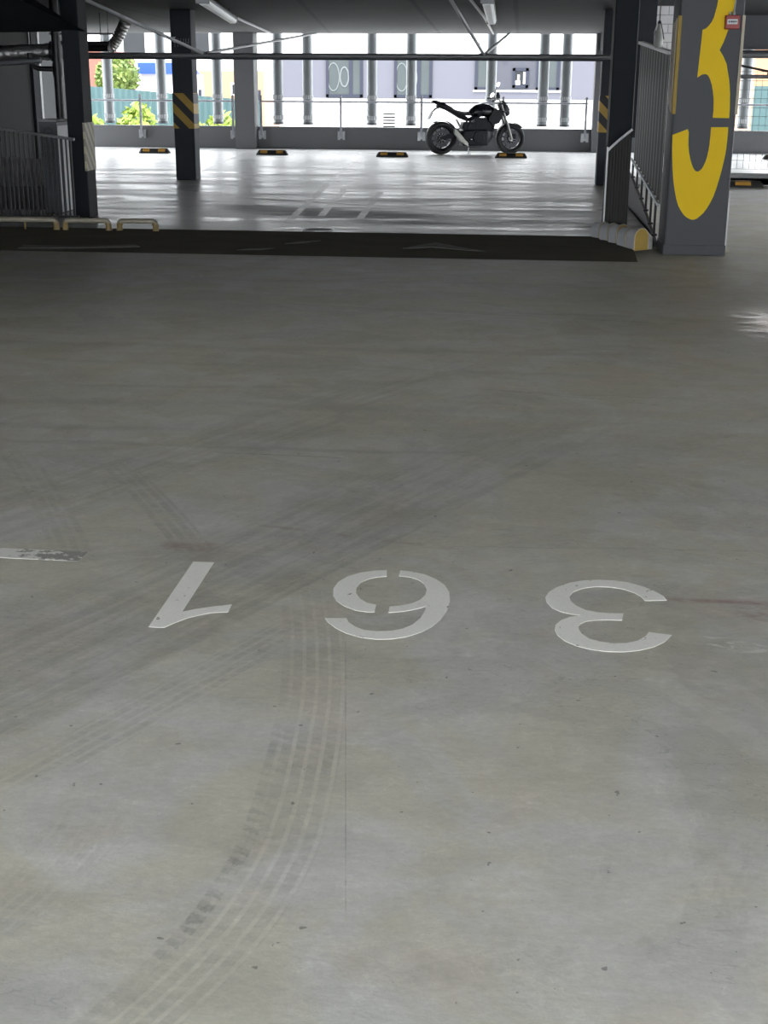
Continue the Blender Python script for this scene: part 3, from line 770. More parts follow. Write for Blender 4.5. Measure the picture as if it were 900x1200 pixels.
b.box(-5.46, -5.35, y0, y1, .585, .593); b.box(-5.41, -5.402, y0, y1, .55, .59)
obj('stencilled_letters', b, M['mark'], t)

# ------------------------------------------------------------------ ducts and pipes at left
t = thing('ventilation_duct', 'shiny foil-wrapped round duct under the slab at the left edge', 'duct', (-6.6, 18.3, 1.96))
b = MB()
pts = [(-8.2, 18, 1.93)]; n = 60
rr = []
pl = []
for i in range(n+1):
    x = -8.4 + (2.12)*i/n; pl.append((x, 18.3, 1.945 + (x+6.9)*.045)); rr.append(.105 + (.006 if i % 3 == 0 else 0) + random.uniform(-.004, .004))
obj('foil_sleeve', MB().tube(pl, rr, 18), M['foil'], t, smooth=True)
obj('end_collar', MB().cyl((-6.32, 18.3, 1.970), (-6.20, 18.3, 1.975), .125, None, 20), M['darkpipe'], t, smooth=True)
for hx in (-6.62, -7.6):
    obj('hanger', MB().cyl((hx, 18.3, 2.04), (hx, 18.3, ZC-.001), .008, None, 8), M['handrail'], t)
t = tag(obj('drain_pipe', MB().tube([(-9.5, 17.7, 1.66), (-8.4, 17.7, 1.72), (-7., 17.7, 1.80), (-6.26, 17.7, 1.85)], .036, 12), M['pipe'], smooth=True), 'grey horizontal pipe running just below the foil duct', 'pipe')
t = thing('downpipe', 'black downpipe with a curved side branch behind the slim left pillar', 'pipe', (-6.13, 17.95, .40))
obj('main_pipe', MB().cyl((-6.13, 17.95, .40), (-6.13, 17.95, ZC-.002), .058, None, 16), M['darkpipe'], t, smooth=True)
obj('coupling', MB().cyl((-6.13, 17.95, 1.66), (-6.13, 17.95, 1.82), .068, None, 16), M['darkpipe'], t, smooth=True)
pts = [(-6.13, 17.95, 1.745), (-6.35, 17.95, 1.75)]
for i in range(7):
    a = math.pi/2*i/6; pts.append((-6.36-.14*math.sin(a), 17.95, 1.75+.14-.14*math.cos(a)))
pts.append((-6.50, 17.95, 1.95))
obj('branch', MB().tube(pts, .034, 12), M['darkpipe'], t, smooth=True)
tag(obj('riser_pipe', MB().cyl((-5.86, 17.6, .40), (-5.86, 17.6, ZC-.002), .022, None, 10), M['pipe'], smooth=True), 'thin grey riser pipe beside the black downpipe', 'pipe')
# dark duct box with a foil elbow, right of the slim pillar
t = thing('extract_duct', 'dark duct with a crinkled foil elbow under the slab right of the slim left pillar', 'duct', (-6.9, 22, 2.1))
obj('duct_body', MB().box(-7.6, -6.60, 21.9, 22.3, 2.05, 2.20), M['darkpipe'], t, bevel=.01)
obj('lower_pipe', MB().cyl((-7.6, 21.85, 2.09), (-6.6, 21.85, 2.09), .05, None, 14), M['darkpipe'], t, smooth=True)
pl = []; rr = []
for i in range(22):
    a = i/21; pl.append((-6.66 + .28*a, 22.1, 2.10 + .40*a**1.4)); rr.append(.085 + (.012 if i % 2 else 0))
obj('foil_elbow', MB().tube(pl, rr, 16), M['foil'], t, smooth=True)
b = MB(); b.box(-7.6, -6.55, 21.95, 22.0, 2.30, 2.33)
obj('cable_tray', b, M['galv'], t)
for hx in (-7.4, -6.8): obj('hanger', MB().cyl((hx, 22.1, 2.19), (hx, 22.1, ZC-.001), .008, None, 8), M['steel_bar'], t)

# ------------------------------------------------------------------ sprinkler main with branches
PY = 20.86; PZ = 1.973
t = thing('sprinkler_main', 'long grey pipe crossing the whole bay under the slab with sloping branches', 'pipe', (-3, PY, PZ))
obj('main_pipe', MB().cyl((-6.9, PY, PZ), (1.36, PY, PZ), .040, None, 14), M['pipe'], t, smooth=True)
obj('dark_pipe_strip', MB().box(-6.9, 1.36, PY-.02, PY+.02, PZ-.058, PZ-.036), M['darkcol'], t)  # dark strip puts the shadow under the pipe into colour
for p0, p1 in (((-4.83, PY, 2.0), (-5.62, 17.6, 2.60)), ((-4.83, PY, 2.0), (-4.47, 30.2, 2.60)), ((-.585, PY, 2.0), (-.93, 17.5, 2.60)), ((-.585, PY, 2.0), (-.315, 30.0, 2.60))):
    obj('branch_pipe', MB().tube([p0, p1], .024 if p1[0] < -.5 or p1[0] > -.4 else .02, 10), M['conduit'], t, smooth=True)
for x in (-4.83, -.585):
    obj('tee_fitting', MB().cyl((x-.07, PY, PZ), (x+.07, PY, PZ), .052, None, 14), M['pipe'], t, smooth=True)
for p in ((-5.05, 19.95, 2.155), (-.64, 20.3, 2.10)):
    b = MB(); b.cyl((p[0], p[1], p[2]-.02), (p[0], p[1], p[2]+.05), .012, None, 8); b.cyl((p[0], p[1], p[2]+.05), (p[0], p[1], p[2]+.056), .028, None, 12)
    obj('sprinkler_head', b, M['white'], t)
for hx in (-6.3,):
    obj('hanger', MB().cyl((hx, PY, PZ+.03), (hx, PY, ZC-.001), .005, None, 6), M['darkcol'], t)
tag(obj('wall_knob', MB().lathe([(0, 0), (.022, 0), (.028, .012), (.022, .03), (0, .035)], (1.33, 20.955, 2.13), 'y', 16, False), M['white']), 'small white round fitting on the right striped pillar', 'fitting')

# ------------------------------------------------------------------ ceiling lights with conduits
def batten(p0, p1, label, first=None):
    p0 = Vector(p0); p1 = Vector(p1); d = (p1-p0); L = d.length; a = math.atan2(d.y, d.x)
    t = thing('ceiling_light', label, 'ceiling light', (p0+p1)/2, a, 'batten lights under the slab')
    prof = [(-.075, .0), (.075, .0), (.075, .03), (.05, .062), (-.05, .062), (-.075, .03)]
    obj('housing', MB().prism([(u, v) for u, v in prof], -L/2, L/2, 'x'), M['pipe'], t, world=False, bevel=.004)
    dif = [(.066, 0), (.060, -.030), (.035, -.048), (-.035, -.048), (-.060, -.030), (-.066, 0)]
    obj('diffuser', MB().prism(dif, -L/2+.06, L/2-.06, 'x'), M['diffuser'], t, world=False)
    for s in (-1, 1):
        obj('end_cap', MB().box(s*L/2-.03, s*L/2+.03, -.08, .08, -.04, .064), M['pipe'], t, world=False, bevel=.005)
        obj('hanger', MB().cyl((s*L*.35, 0, .06), (s*L*.35, 0, ZC-p0.z-.001), .006, None, 6), M['steel_bar'], t, world=False)
    return t
batten((-3.72, 16.1, 2.50), (-4.50, 21.5, 2.50), 'long batten light under the slab at the left, above the striped pillar')
batten((-.43, 16.1, 2.50), (-.50, 21.7, 2.50), 'long batten light under the slab at the right, above the motorcycle')
tag(obj('cable_conduit', MB().tube([(-4.50, 21.56, 2.57), (-4.80, 23.5, 2.60), (-5.5, 30.3, 2.60)], .022, 10), M['conduit'], smooth=True), 'thin conduit running on from the left batten light toward the facade', 'conduit')
tag(obj('cable_conduit', MB().tube([(-.70, 16.5, 2.6), (-.645, 21.9, 2.60), (-.66, 30.2, 2.60)], .020, 10), M['conduit'], smooth=True), 'thin conduit running beside the right batten light toward the facade', 'conduit')

# unseen lamps added to brighten the near floor and the right lane
def fill_lamp(x, y, label):
    t = thing('added_fill_lamp', label, 'ceiling light', (x, y, ZC), 0, 'added fill lamps above the floor')
    obj('housing', MB().prism([(-.08, .0), (.08, .0), (.06, -.05), (-.06, -.05)], y-.65, y+.65, 'y').shift(x, 0, ZC-.0005), M['white'], t)
    obj('diffuser', MB().box(x-.055, x+.055, y-.62, y+.62, ZC-.075, ZC-.05), M['fill_glow'], t)
fill_lamp(-1.6, 2.6, 'added fill lamp over the digit 1, just above the frame')
fill_lamp(1.5, 2.6, 'added fill lamp over the digit 3, just above the frame')
fill_lamp(-2.6, 7.4, 'added fill lamp over the middle of the aisle on its left')
fill_lamp(1.0, 7.4, 'added fill lamp over the middle of the aisle on its right')
fill_lamp(3.9, 14.6, 'added fill lamp over the right lane behind the numbered pillar')
fill_lamp(2.38, 18.0, 'added fill lamp over the right lane directly behind the numbered pillar')
fill_lamp(6.2, 17.6, 'added fill lamp over the right lane nearest the open right side')
fill_lamp(4.6, 16.2, 'added fill lamp over the right lane, second behind the numbered pillar')

# ------------------------------------------------------------------ corrugated fence on the right
t = thing('corrugated_fence', 'tall dark corrugated steel fence on the sloping kerb left of the numbered pillar', 'fence', (1.40, 15.9, 0))
FX = 1.455
def ftop(y): return 1.885 + (y-14.1)*.052
def fbot(y): return .43 + (y-14.1)*.07
b = MB(); N = 46; ys = [14.12 + (17.75-14.12)*i/N for i in range(N+1)]
vs = []; fs = []
for i, y in enumerate(ys):
    xo = FX + (.010 if (i//2) % 2 else -.008)
    yy = y if i % 2 == 0 else y + .006
    vs += [(xo, yy, fbot(y)), (xo, yy, ftop(y)), (xo+.006, yy, fbot(y)), (xo+.006, yy, ftop(y))]
for i in range(N):
    a, c = 4*i, 4*(i+1)
    fs += [(a, c, c+1, a+1), (a+2, a+3, c+3, c+2), (a, a+2, c+2, c), (a+1, c+1, c+3, a+3)]
fs += [(0, 1, 3, 2), (4*N, 4*N+2, 4*N+3, 4*N+1)]
b.add(vs, fs)
obj('corrugated_sheet', b, M['corr'], t)
def inclined(y0, y1, fn, x0, x1, h): 
    return MB().add([(x0, y0, fn(y0)), (x1, y0, fn(y0)), (x1, y1, fn(y1)), (x0, y1, fn(y1)), (x0, y0, fn(y0)+h), (x1, y0, fn(y0)+h), (x1, y1, fn(y1)+h), (x0, y1, fn(y1)+h)],
                    [(0,3,2,1),(4,5,6,7),(0,1,5,4),(1,2,6,5),(2,3,7,6),(3,0,4,7)])
obj('top_rail', inclined(14.1, 17.8, ftop, FX-.03, FX+.04, .035), M['white'], t)['label'] = 'white capping rail'
obj('bottom_rail', inclined(14.1, 17.8, lambda y: fbot(y)-.02, FX-.032, FX-.016, .035), M['handrail'], t)
b = MB()
for i in range(0, N, 2):
    y = ys[i]; b.box(FX-.040, FX-.030, y, y+.02, fbot(y)-.012, fbot(y)+.012)
obj('rivet_row', b, M['galv'], t)
def ktop(y): 
    P = [(14.08, .06), (14.6, .13), (15.6, .27), (17.7, .50)]
    for (a, za), (c, zc) in zip(P, P[1:]):
        if a <= y <= c: return za + (zc-za)*(y-a)/(c-a)
    return .5
for y in (14.35, 14.85, 15.45, 16.1, 16.8, 17.5):
    obj('post', MB().box(FX-.035, FX-.012, y-.02, y+.02, ktop(y)-.005, fbot(y)), M['steel_bar'], t)
    obj('foot_plate', MB().box(FX-.05, FX+.005, y-.05, y+.05, ktop(y)-.004, ktop(y)+.014), M['steel_bar'], t)
# small panel in front of the right dark pillar
t = thing('side_panel', 'small dark corrugated panel with a white slanted top edge at the right dark pillar', 'panel', (1.0, 13.98, ZF))
vs = []; fs = []; N = 16
for i in range(N+1):
    x = .885 + (1.115-.885)*i/N; yo = 13.975 + (.008 if (i//2) % 2 else 0); zt = .965 + (x-.885)*.86
    vs += [(x, yo, ZF), (x, yo, zt), (x, yo+.006, ZF), (x, yo+.006, zt)]
for i in range(N):
    a, c = 4*i, 4*(i+1)
    fs += [(a, c, c+1, a+1), (a+2, a+3, c+3, c+2), (a, a+2, c+2, c), (a+1, c+1, c+3, a+3)]
fs += [(0, 1, 3, 2), (4*N, 4*N+2, 4*N+3, 4*N+1)]
obj('corrugated_sheet', MB().add(vs, fs), M['corr'], t)
obj('top_edge', MB().tube([(.88, 13.975, .965), (.97, 13.975, 1.055), (1.115, 13.975, 1.175)], .013, 8), M['white'], t, smooth=True)['label'] = 'white edge trim'
obj('side_edge_glint', MB().box(.872, .887, 13.965, 13.995, ZF, 1.0), M['white'], t)  # white strip puts the light reflected along this edge into colour

# hanging bag above the fence
t = thing('hanging_bag', 'pale pear-shaped plastic bag hanging on straps above the corrugated fence', 'bag', (1.39, 14.9, 1.95))
prof = [(0, 1.968), (.030, 1.972), (.046, 1.995), (.048, 2.03), (.040, 2.08), (.028, 2.14), (.016, 2.19), (.010, 2.21), (0, 2.212)]
b = MB(); b.lathe(prof, (1.40, 14.9, 0), 'z', 20, False)
obj('bag_body', b, M['pale_bag'], t, smooth=True)
obj('tie', MB().lathe([(0, 2.205), (.016, 2.205), (.018, 2.22), (.012, 2.235), (0, 2.236)], (1.40, 14.9, 0), 'z', 14, False), M['steel_bar'], t)
obj('strap', MB().tube([(1.40, 14.9, 2.23), (1.40, 14.9, 2.40), (1.40, 14.9, ZC-.001)], .006, 6), M['steel_bar'], t)
obj('strap', MB().tube([(1.355, 14.9, 1.99), (1.352, 14.9, 2.12), (1.385, 14.9, 2.23)], .005, 6), M['white'], t)
obj('strap', MB().tube([(1.41, 14.88, 2.22), (1.435, 14.87, 2.13), (1.452, 14.87, 2.05)], .005, 6), M['steel_bar'], t)

# ------------------------------------------------------------------ wire mesh fence and pipes at right
t = thing('wire_mesh_fence', 'grey wire mesh fence on the pale kerb at the right edge', 'fence', (4.5, 23.2, .24))
b = MB(); x0, x1, z0, z1 = 3.3, 6.9, .26, 1.80
n = int((x1-x0)/.10)
for i in range(n+1): x = x0 + (x1-x0)*i/n; b.cyl((x, 23.2, z0), (x, 23.2, z1), .0035, None, 5)
n = int((z1-z0)/.14)
for i in range(n+1): z = z0 + (z1-z0)*i/n; b.cyl((x0, 23.205, z), (x1, 23.205, z), .0035, None, 5)
obj('wire_mesh', b, M['wire'], t)
for x in (3.28, 5.1, 6.92): obj('post', MB().box(x-.02, x+.02, 23.18, 23.22, .24, 1.82), M['wire'], t)
t = thing('overhead_pipe', 'grey pipe under the beam at the upper right corner', 'pipe', (5, 22.55, 2.08))
obj('pipe_body', MB().cyl((2.1, 22.5, 2.045), (8.8, 22.5, 2.045), .050, None, 14), M['pipe'], t, smooth=True)
obj('dark_pipe_strip', MB().box(2.1, 8.8, 22.45, 22.55, 2.085, 2.115), M['darkcol'], t)
t = thing('barrier_pole', 'dark cross pole with a sloping brace above the wire mesh at right', 'pole', (5, 22.5, 0))
obj('post', MB().box(8.70, 8.82, 22.44, 22.56, 0, 1.80), M['pipe'], t)
obj('post', MB().box(2.95, 3.05, 22.46, 22.54, 0, 1.95), M['pipe'], t)
obj('pole', MB().cyl((3.0, 22.5, 1.72), (8.76, 22.5, 1.72), .030, None, 12), M['pipe'], t, smooth=True)
obj('brace', MB().tube([(3.05, 22.5, 1.94), (3.45, 22.5, 1.88), (4.15, 22.5, 1.74)], .018, 10), M['darkpipe'], t, smooth=True)
b = MB(); b.cyl((3.85, 22.5, 1.75), (3.88, 22.5, 1.86), .014, .02, 10); b.ico((3.885, 22.5, 1.875), .026)
obj('handle', b, M['darkpipe'], t)

# ------------------------------------------------------------------ motorcycle
S = 1.09
bx, by = -1.70, 29.50
BR = math.radians(17)
t = thing('motorcycle', 'black naked motorcycle parked sideways on the far deck before the parapet', 'motorcycle', (bx, by, ZF), BR)
BK = t
def sc(b): b.v = [(x*S, y*S, z*S) for x, y, z in b.v]; return b
def bo(name, b, mat, parent=BK, smooth=True, bevel=0, label=None):
    o = obj(name, sc(b), mat, parent, smooth=smooth, world=False, bevel=bevel)
    if label: o['label'] = label
    return o
def wheel(name, cx, R, wd, spokes, disc_side):
    c = (cx, 0, R)
    prof = []
    hR = .085 if wd > .15 else .075
    for i in range(16):
        a = 2*math.pi*i/16; prof.append((R - hR*.62 + hR*.62*math.cos(a), wd/2*math.sin(a)))
    w = bo(name, MB().lathe(prof, c, 'y', 40), M['b_tyre'])
    rr = R - hR*1.15
    b = MB(); b.lathe([(rr-.022, -wd*.36), (rr+.004, -wd*.40), (rr+.004, wd*.40), (rr-.022, wd*.36)], c, 'y', 40)
    bo('rim', b, M['b_metal'], w)
    b = MB()
    for i in range(spokes):
        a = 2*math.pi*i/spokes + .2; a2 = a + .16
        p0 = (cx+.04*math.cos(a), .012, R+.04*math.sin(a)); p1 = (cx+(rr-.01)*math.cos(a2), .02, R+(rr-.01)*math.sin(a2))
        b.tube([p0, p1], [.016, .010], 8)
    bo('spokes', b, M['b_metal'], w)
    b = MB(); b.cyl((cx, -wd*.55, R), (cx, wd*.55, R), .042, None, 20)
    bo('hub', b, M['b_steel'], w)
    dr_ = rr*.62
    b = MB()
    for i in range(24):
        a = 2*math.pi*i/24; b.cyl((cx+dr_*math.cos(a), disc_side*.062, R+dr_*math.sin(a)), (cx+dr_*math.cos(a), disc_side*.07, R+dr_*math.sin(a)), .006, None, 6)
    b.lathe([(dr_-.032, disc_side*.060), (dr_+.022, disc_side*.060), (dr_+.022, disc_side*.066), (dr_-.032, disc_side*.066)], c, 'y', 36)
    bo('brake_disc', b, M['b_disc'], w)
wheel('rear_wheel', 0, .315, .17, 10, -1)
wheel('front_wheel', 1.42, .298, .12, 10, -1)
# swingarm, frame
b = MB()
for s in (-.10, .10): b.loft([[(x, s-.02, z-hh), (x, s+.02, z-hh), (x, s+.02, z+hh), (x, s-.02, z+hh)] for x, z, hh in ((-.05, .315, .035), (.2, .36, .045), (.52, .44, .055))])
bo('swingarm', b, M['b_metal'], smooth=False, bevel=.006)
b = MB(); b.tube([(.50, -.12, .46), (.56, -.13, .66), (.80, -.12, .76), (1.10, -.06, .86)], .028, 8); b.tube([(.50, .12, .46), (.56, .13, .66), (.80, .12, .76), (1.10, .06, .86)], .028, 8)
b.tube([(.55, -.10, .64), (.20, -.09, .82), (-.10, -.05, .92)], .018, 8); b.tube([(.55, .10, .64), (.20, .09, .82), (-.10, .05, .92)], .018, 8)
bo('frame', b, M['b_plastic'])
b = MB(); pts = []
for i in range(60): a = i*.9; pts.append((.40 - .10*i/60 + .032*math.cos(a), .032*math.sin(a), .50 + .17*i/60))
b.tube(pts, .007, 6); bo('shock_absorber', b, M['b_steel'])
# engine
b = MB(); b.box(.40, .92, -.18, .18, .17, .48); bo('engine_block', b, M['b_metal'], smooth=False, bevel=.03)
b = MB(); b.cyl((.50, -.20, .36), (.50, .20, .36), .10, None, 24); b.cyl((.72, -.20, .33), (.72, .20, .33), .115, None, 24); bo('crankcase_cover', b, M['b_plastic'], bevel=.01)
b = MB()
for i in range(7): b.box(.66+.012*i, .92+.012*i, -.15, .15, .46+.03*i, .478+.03*i)
b.box(.64, 1.0, -.14, .14, .44, .70); bo('cylinder_fins', b, M['b_metal'], smooth=False)
b = MB(); b.box(.42, .66, -.13, .13, .44, .62); bo('airbox', b, M['b_plastic'], smooth=False, bevel=.02)
b = MB(); b.box(1.0, 1.04, -.17, .17, .44, .74); bo('radiator', b, M['b_plastic'], smooth=False, bevel=.008)
# exhaust
b = MB(); b.tube([(.96, -.07, .55), (1.04, -.09, .46), (1.03, -.10, .34), (.93, -.10, .22), (.78, -.09, .16), (.55, -.10, .155)], .026, 10); b.tube([(.96, .05, .55), (1.04, .04, .46), (1.03, .03, .34), (.93, .02, .22), (.78, -.02, .16), (.55, -.06, .155)], .022, 10)
bo('exhaust_header', b, M['b_disc'])
b = MB(); b.loft([[(x+dx*0, -.15-w_, z-h_), (x, -.15+w_, z-h_), (x, -.15+w_, z+h_), (x, -.15-w_, z+h_)] for x, z, w_, h_, dx in ((.52, .19, .03, .03, 0), (.44, .25, .05, .055, 0), (.32, .36, .055, .065, 0), (.22, .46, .045, .055, 0))])
bo('muffler', b, M['b_muffler'], smooth=False, bevel=.012, label='dull silver muffler')
# tank
def ring(x, zc, hw, hz, n=14, flat=.55):
    r = []
    for i in range(n):
        a = 2*math.pi*i/n; c_, s_ = math.cos(a), math.sin(a)
        r.append((x, hw*math.copysign(abs(c_)**.75, c_), zc + (hz if s_ > 0 else hz*flat)*math.copysign(abs(s_)**.8, s_)))
    return r
b = MB(); b.loft([ring(.52, .77, .07, .03), ring(.56, .78, .12, .08), ring(.66, .80, .165, .145), ring(.80, .81, .18, .175), ring(.94, .81, .175, .155), ring(1.05, .78, .14, .12), ring(1.12, .75, .08, .07)])
bo('fuel_tank', b, M['b_black'])
for s in (-1, 1):
    b = MB(); b.prism([(.90, .66), (1.0, .56), (1.13, .60), (1.20, .72), (1.16, .84), (1.02, .88)], s*.165, s*.19, 'y'); bo('tank_shroud', b, M['b_plastic'], smooth=False, bevel=.008)
# seat and tail
b = MB(); b.loft([ring(-.02, .89, .06, .035), ring(.12, .88, .10, .05), ring(.28, .80, .12, .05), ring(.44, .765, .12, .05), ring(.58, .765, .10, .055)]); bo('seat', b, M['b_seat'])
b = MB(); b.loft([ring(-.19, 1.00, .04, .03), ring(-.12, .98, .07, .05), ring(.02, .91, .09, .075), ring(.18, .83, .10, .085), ring(.36, .72, .09, .07), ring(.52, .66, .08, .06)]); bo('tail_fairing', b, M['b_plastic'])
b = MB(); b.tube([(-.14, -.07, .99), (0, -.10, .985), (.10, -.10, .93)], .010, 8); b.tube([(-.14, .07, .99), (0, .10, .985), (.10, .10, .93)], .010, 8); bo('grab_rail', b, M['b_plastic'])
b = MB(); b.box(-.205, -.185, -.04, .04, .97, 1.005); bo('tail_light', b, M['b_redlens'], smooth=False, bevel=.004)
b = MB(); b.tube([(-.03, 0, .90), (-.12, 0, .87), (-.17, 0, .82)], .018, 8); b.add([(-.165, -.09, .84), (-.165, .09, .84), (-.245, .09, .68), (-.245, -.09, .68), (-.188, -.09, .828), (-.188, .09, .828), (-.268, .09, .668), (-.268, -.09, .668)], [(0,1,2,3),(4,7,6,5),(0,4,5,1),(1,5,6,2),(2,6,7,3),(3,7,4,0)])
bo('plate_holder', b, M['b_plastic'], smooth=False)
# hugger
b = MB(); rg = []
for i in range(9):
    a = math.radians(118 - i*12); R_ = .325; rg.append([(R_*math.cos(a), -.08, .315+R_*math.sin(a)), (R_*math.cos(a), .08, .315+R_*math.sin(a)), ((R_+.012)*math.cos(a), .08, .315+(R_+.012)*math.sin(a)), ((R_+.012)*math.cos(a), -.08, .315+(R_+.012)*math.sin(a))])
b.loft(rg); bo('rear_mudguard', b, M['b_plastic'])
b = MB(); rg = []
for i in range(10):
    a = math.radians(150 - i*12); R_ = .304; rg.append([(1.42+R_*math.cos(a), -.065, .298+R_*math.sin(a)), (1.42+R_*math.cos(a), .065, .298+R_*math.sin(a)), (1.42+(R_+.012)*math.cos(a), .065, .298+(R_+.012)*math.sin(a)), (1.42+(R_+.012)*math.cos(a), -.065, .298+(R_+.012)*math.sin(a))])
b.loft(rg); bo('front_mudguard', b, M['b_plastic'])
# fork
for s in (-1, 1):
    b = MB(); b.cyl((1.165, s*.10, 1.0), (1.30, s*.10, .62), .026, None, 14); b.cyl((1.30, s*.10, .64), (1.42, s*.10, .28), .031, .027, 14); b.cyl((1.42, s*.075, .298), (1.42, s*.13, .298), .024, None, 12)
    bo('fork_leg', b, M['b_gold'])
b = MB(); b.box(1.12, 1.22, -.13, .13, .95, .98); b.box(1.17, 1.26, -.13, .13, .80, .83); bo('triple_clamp', b, M['b_metal'], smooth=False, bevel=.006)
# headlight
b = MB(); b.loft([ring(1.20, .86, .05, .09, 14, 1), ring(1.26, .855, .095, .13, 14, 1), ring(1.33, .835, .09, .115, 14, 1), ring(1.375, .815, .05, .07, 14, 1)]); hl = bo('headlight', b, M['b_plastic'])
b = MB(); b.loft([ring(1.368, .82, .055, .065, 14, 1), ring(1.384, .815, .045, .05, 14, 1)]); bo('lens', b, M['b_glass'], hl)
b = MB(); b.prism([(1.16, .97), (1.22, 1.03), (1.30, .99), (1.27, .93), (1.20, .92)], -.07, .07, 'y'); bo('instrument', b, M['b_plastic'], smooth=False, bevel=.008)
# handlebar, grips, mirrors
b = MB(); b.tube([(.93, -.39, 1.02), (1.05, -.20, 1.05), (1.14, -.08, 1.04), (1.17, 0, 1.03), (1.18, .08, 1.04), (1.13, .22, 1.07), (1.04, .39, 1.06)], .013, 10); hb = bo('handlebar', b, M['b_plastic'])
for p0, p1 in (((.93, -.39, 1.02), (1.01, -.26, 1.043)), ((1.04, .39, 1.06), (1.10, .27, 1.068))):
    b = MB(); b.cyl(p0, p1, .021, None, 12); bo('grip', b, M['b_tyre'], hb)
b = MB(); b.tube([(1.00, -.28, 1.04), (1.08, -.30, 1.06), (1.06, -.42, 1.05)], .007, 6); b.tube([(1.09, .28, 1.07), (1.17, .32, 1.08), (1.13, .42, 1.07)], .007, 6); bo('lever', b, M['b_steel'], hb)
def mirror(base, elbow, c, tilt):
    b = MB(); b.tube([base, elbow, c], .008, 8); m = bo('mirror', b, M['b_plastic'])
    b = MB(); rings = []
    for k, (dy, s_) in enumerate(((-.012, .8), (0, 1.), (.012, .9))):
        r = []
        for i in range(16):
            a = 2*math.pi*i/16; u = .062*s_*math.cos(a); v = .038*s_*math.sin(a)
            r.append((c[0] + u*math.cos(tilt) - v*math.sin(tilt), c[1] + dy, c[2] + u*math.sin(tilt) + v*math.cos(tilt)))
        rings.append(r)
    b.loft(rings); bo('mirror_shell', b, M['b_glass'], m)
mirror((1.02, -.24, 1.05), (.94, -.30, 1.08), (.92, -.34, 1.13), .9)
mirror((1.13, .22, 1.07), (1.16, .27, 1.20), (1.215, .30, 1.325), 1.15)
b = MB(); b.ico((1.13, -.02, 1.14), .035, 0, 2, (1, 1.2, 1.3)); b.box(1.10, 1.17, -.04, .04, 1.03, 1.13); b.tube([(1.16, .06, 1.08), (1.20, .02, .98), (1.18, -.05, .86)], .009, 6); b.tube([(1.10, -.1, 1.06), (1.22, -.06, .98), (1.19, 0, .85)], .009, 6)
bo('switch_cables', b, M['b_plastic'])
b = MB(); b.tube([(1.28, -.13, .82), (1.20, -.20, .82)], .008, 6); b.ico((1.19, -.215, .82), .024, 0, 2, (1.6, .8, .8)); b.tube([(1.28, .13, .82), (1.20, .20, .82)], .008, 6); b.ico((1.19, .215, .82), .024, 0, 2, (1.6, .8, .8)); bo('turn_signals', b, M['b_plastic'])
b = MB(); b.tube([(.60, .12, .20), (.62, .20, .09), (.63, .26, .006)], .012, 8); b.box(.60, .68, .24, .29, 0, .008); bo('side_stand', b, M['b_steel'])
b = MB(); b.tube([(.55, -.14, .30), (.56, -.25, .30)], .012, 8); b.tube([(.55, .14, .30), (.56, .25, .30)], .012, 8); b.tube([(.40, -.1, .42), (.30, -.2, .47)], .011, 8); bo('footpegs', b, M['b_steel'])
b = MB(); b.box(1.455, 1.51, -.105, -.07, .30, .40); bo('brake_caliper', b, M['b_metal'], smooth=False, bevel=.008)
b = MB(); b.tube([(.44, .115, .44), (.1, .115, .37), (0, .115, .385), (-.06, .115, .32), (0, .115, .25), (.1, .115, .26), (.46, .115, .32), (.52, .115, .38)], .010, 6, closed=True); bo('chain', b, M['b_steel'])

# ------------------------------------------------------------------ outside
gz = -3.4
b = MB(); b.box(-60, 60, YW+.9, 110, gz-.2, gz)
struct('ground', b, M['ground'])
BYY = 46.
t = thing('office_building', 'pale lavender and white building with slate-framed windows opposite the facade', 'building', (-3, BYY, gz))
b = MB(); b.box(-8.133, 6.9, BYY, BYY+12, gz, 1.03); b.box(-8.133, 6.9, BYY+.02, BYY+12, 2.44, 9.)
obj('wall', b, M['out_white'], t)
b = MB(); b.box(-8.133, 6.9, BYY, BYY+12, 1.03, 2.44)
obj('cladding_band', b, M['lavender'], t)['label'] = 'lavender cladding band'
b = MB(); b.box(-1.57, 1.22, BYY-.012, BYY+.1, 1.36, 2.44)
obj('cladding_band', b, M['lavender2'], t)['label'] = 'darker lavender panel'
b = MB(); b.box(-1.62, 1.3, BYY-.05, BYY+.1, 1.30, 1.36); b.box(-8.133, 6.9, BYY-.06, BYY+.1, .98, 1.06)
obj('ledge', b, M['out_white'], t)
def window(x0, x1, z0, z1, mull, glass=None, dark=False, arcs=True):
    w = .09
    f = MB(); f.box(x0, x0+w, BYY-.06, BYY+.05, z0, z1); f.box(x1-w, x1, BYY-.06, BYY+.05, z0, z1); f.box(x0, x1, BYY-.06, BYY+.05, z0, z0+w); f.box(x0, x1, BYY-.06, BYY+.05, z1-w, z1)
    for m in mull: f.box(m-.06, m+.06, BYY-.055, BYY+.05, z0, z1)
    fr = obj('window', f, M['out_frame'], t)
    obj('pane', MB().box(x0+.03, x1-.03, BYY-.03, BYY-.018, z0+.03, z1-.03), M['out_dark'] if dark else M['out_glass'], fr)
    if arcs:
        b = MB()
        for cx_, rx in ((x0+.25, .20), (x0+.62, .14)):
            b.tube([(cx_ + rx*math.cos(2*math.pi*i/20), BYY-.035, (z0+z1)/2-.02 + rx*2.2*math.sin(2*math.pi*i/20)) for i in range(20)], (.022 if rx > .18 else .03), 6, closed=True)
        obj('arched_reflection', b, M['arch'], fr)  # reflections in the glass, put into shape as pale arched rings
window(-6.52, -5.29, 1.10, 2.42, [-5.69])
window(-4.24, -2.98, 1.10, 2.42, [-3.42])
window(-1.57, -1.0, 1.36, 2.42, [], arcs=False)
window(-.33, .19, 1.43, 2.05, [], dark=True, arcs=False)
window(.45, 1.20, 1.36, 2.42, [], arcs=False)
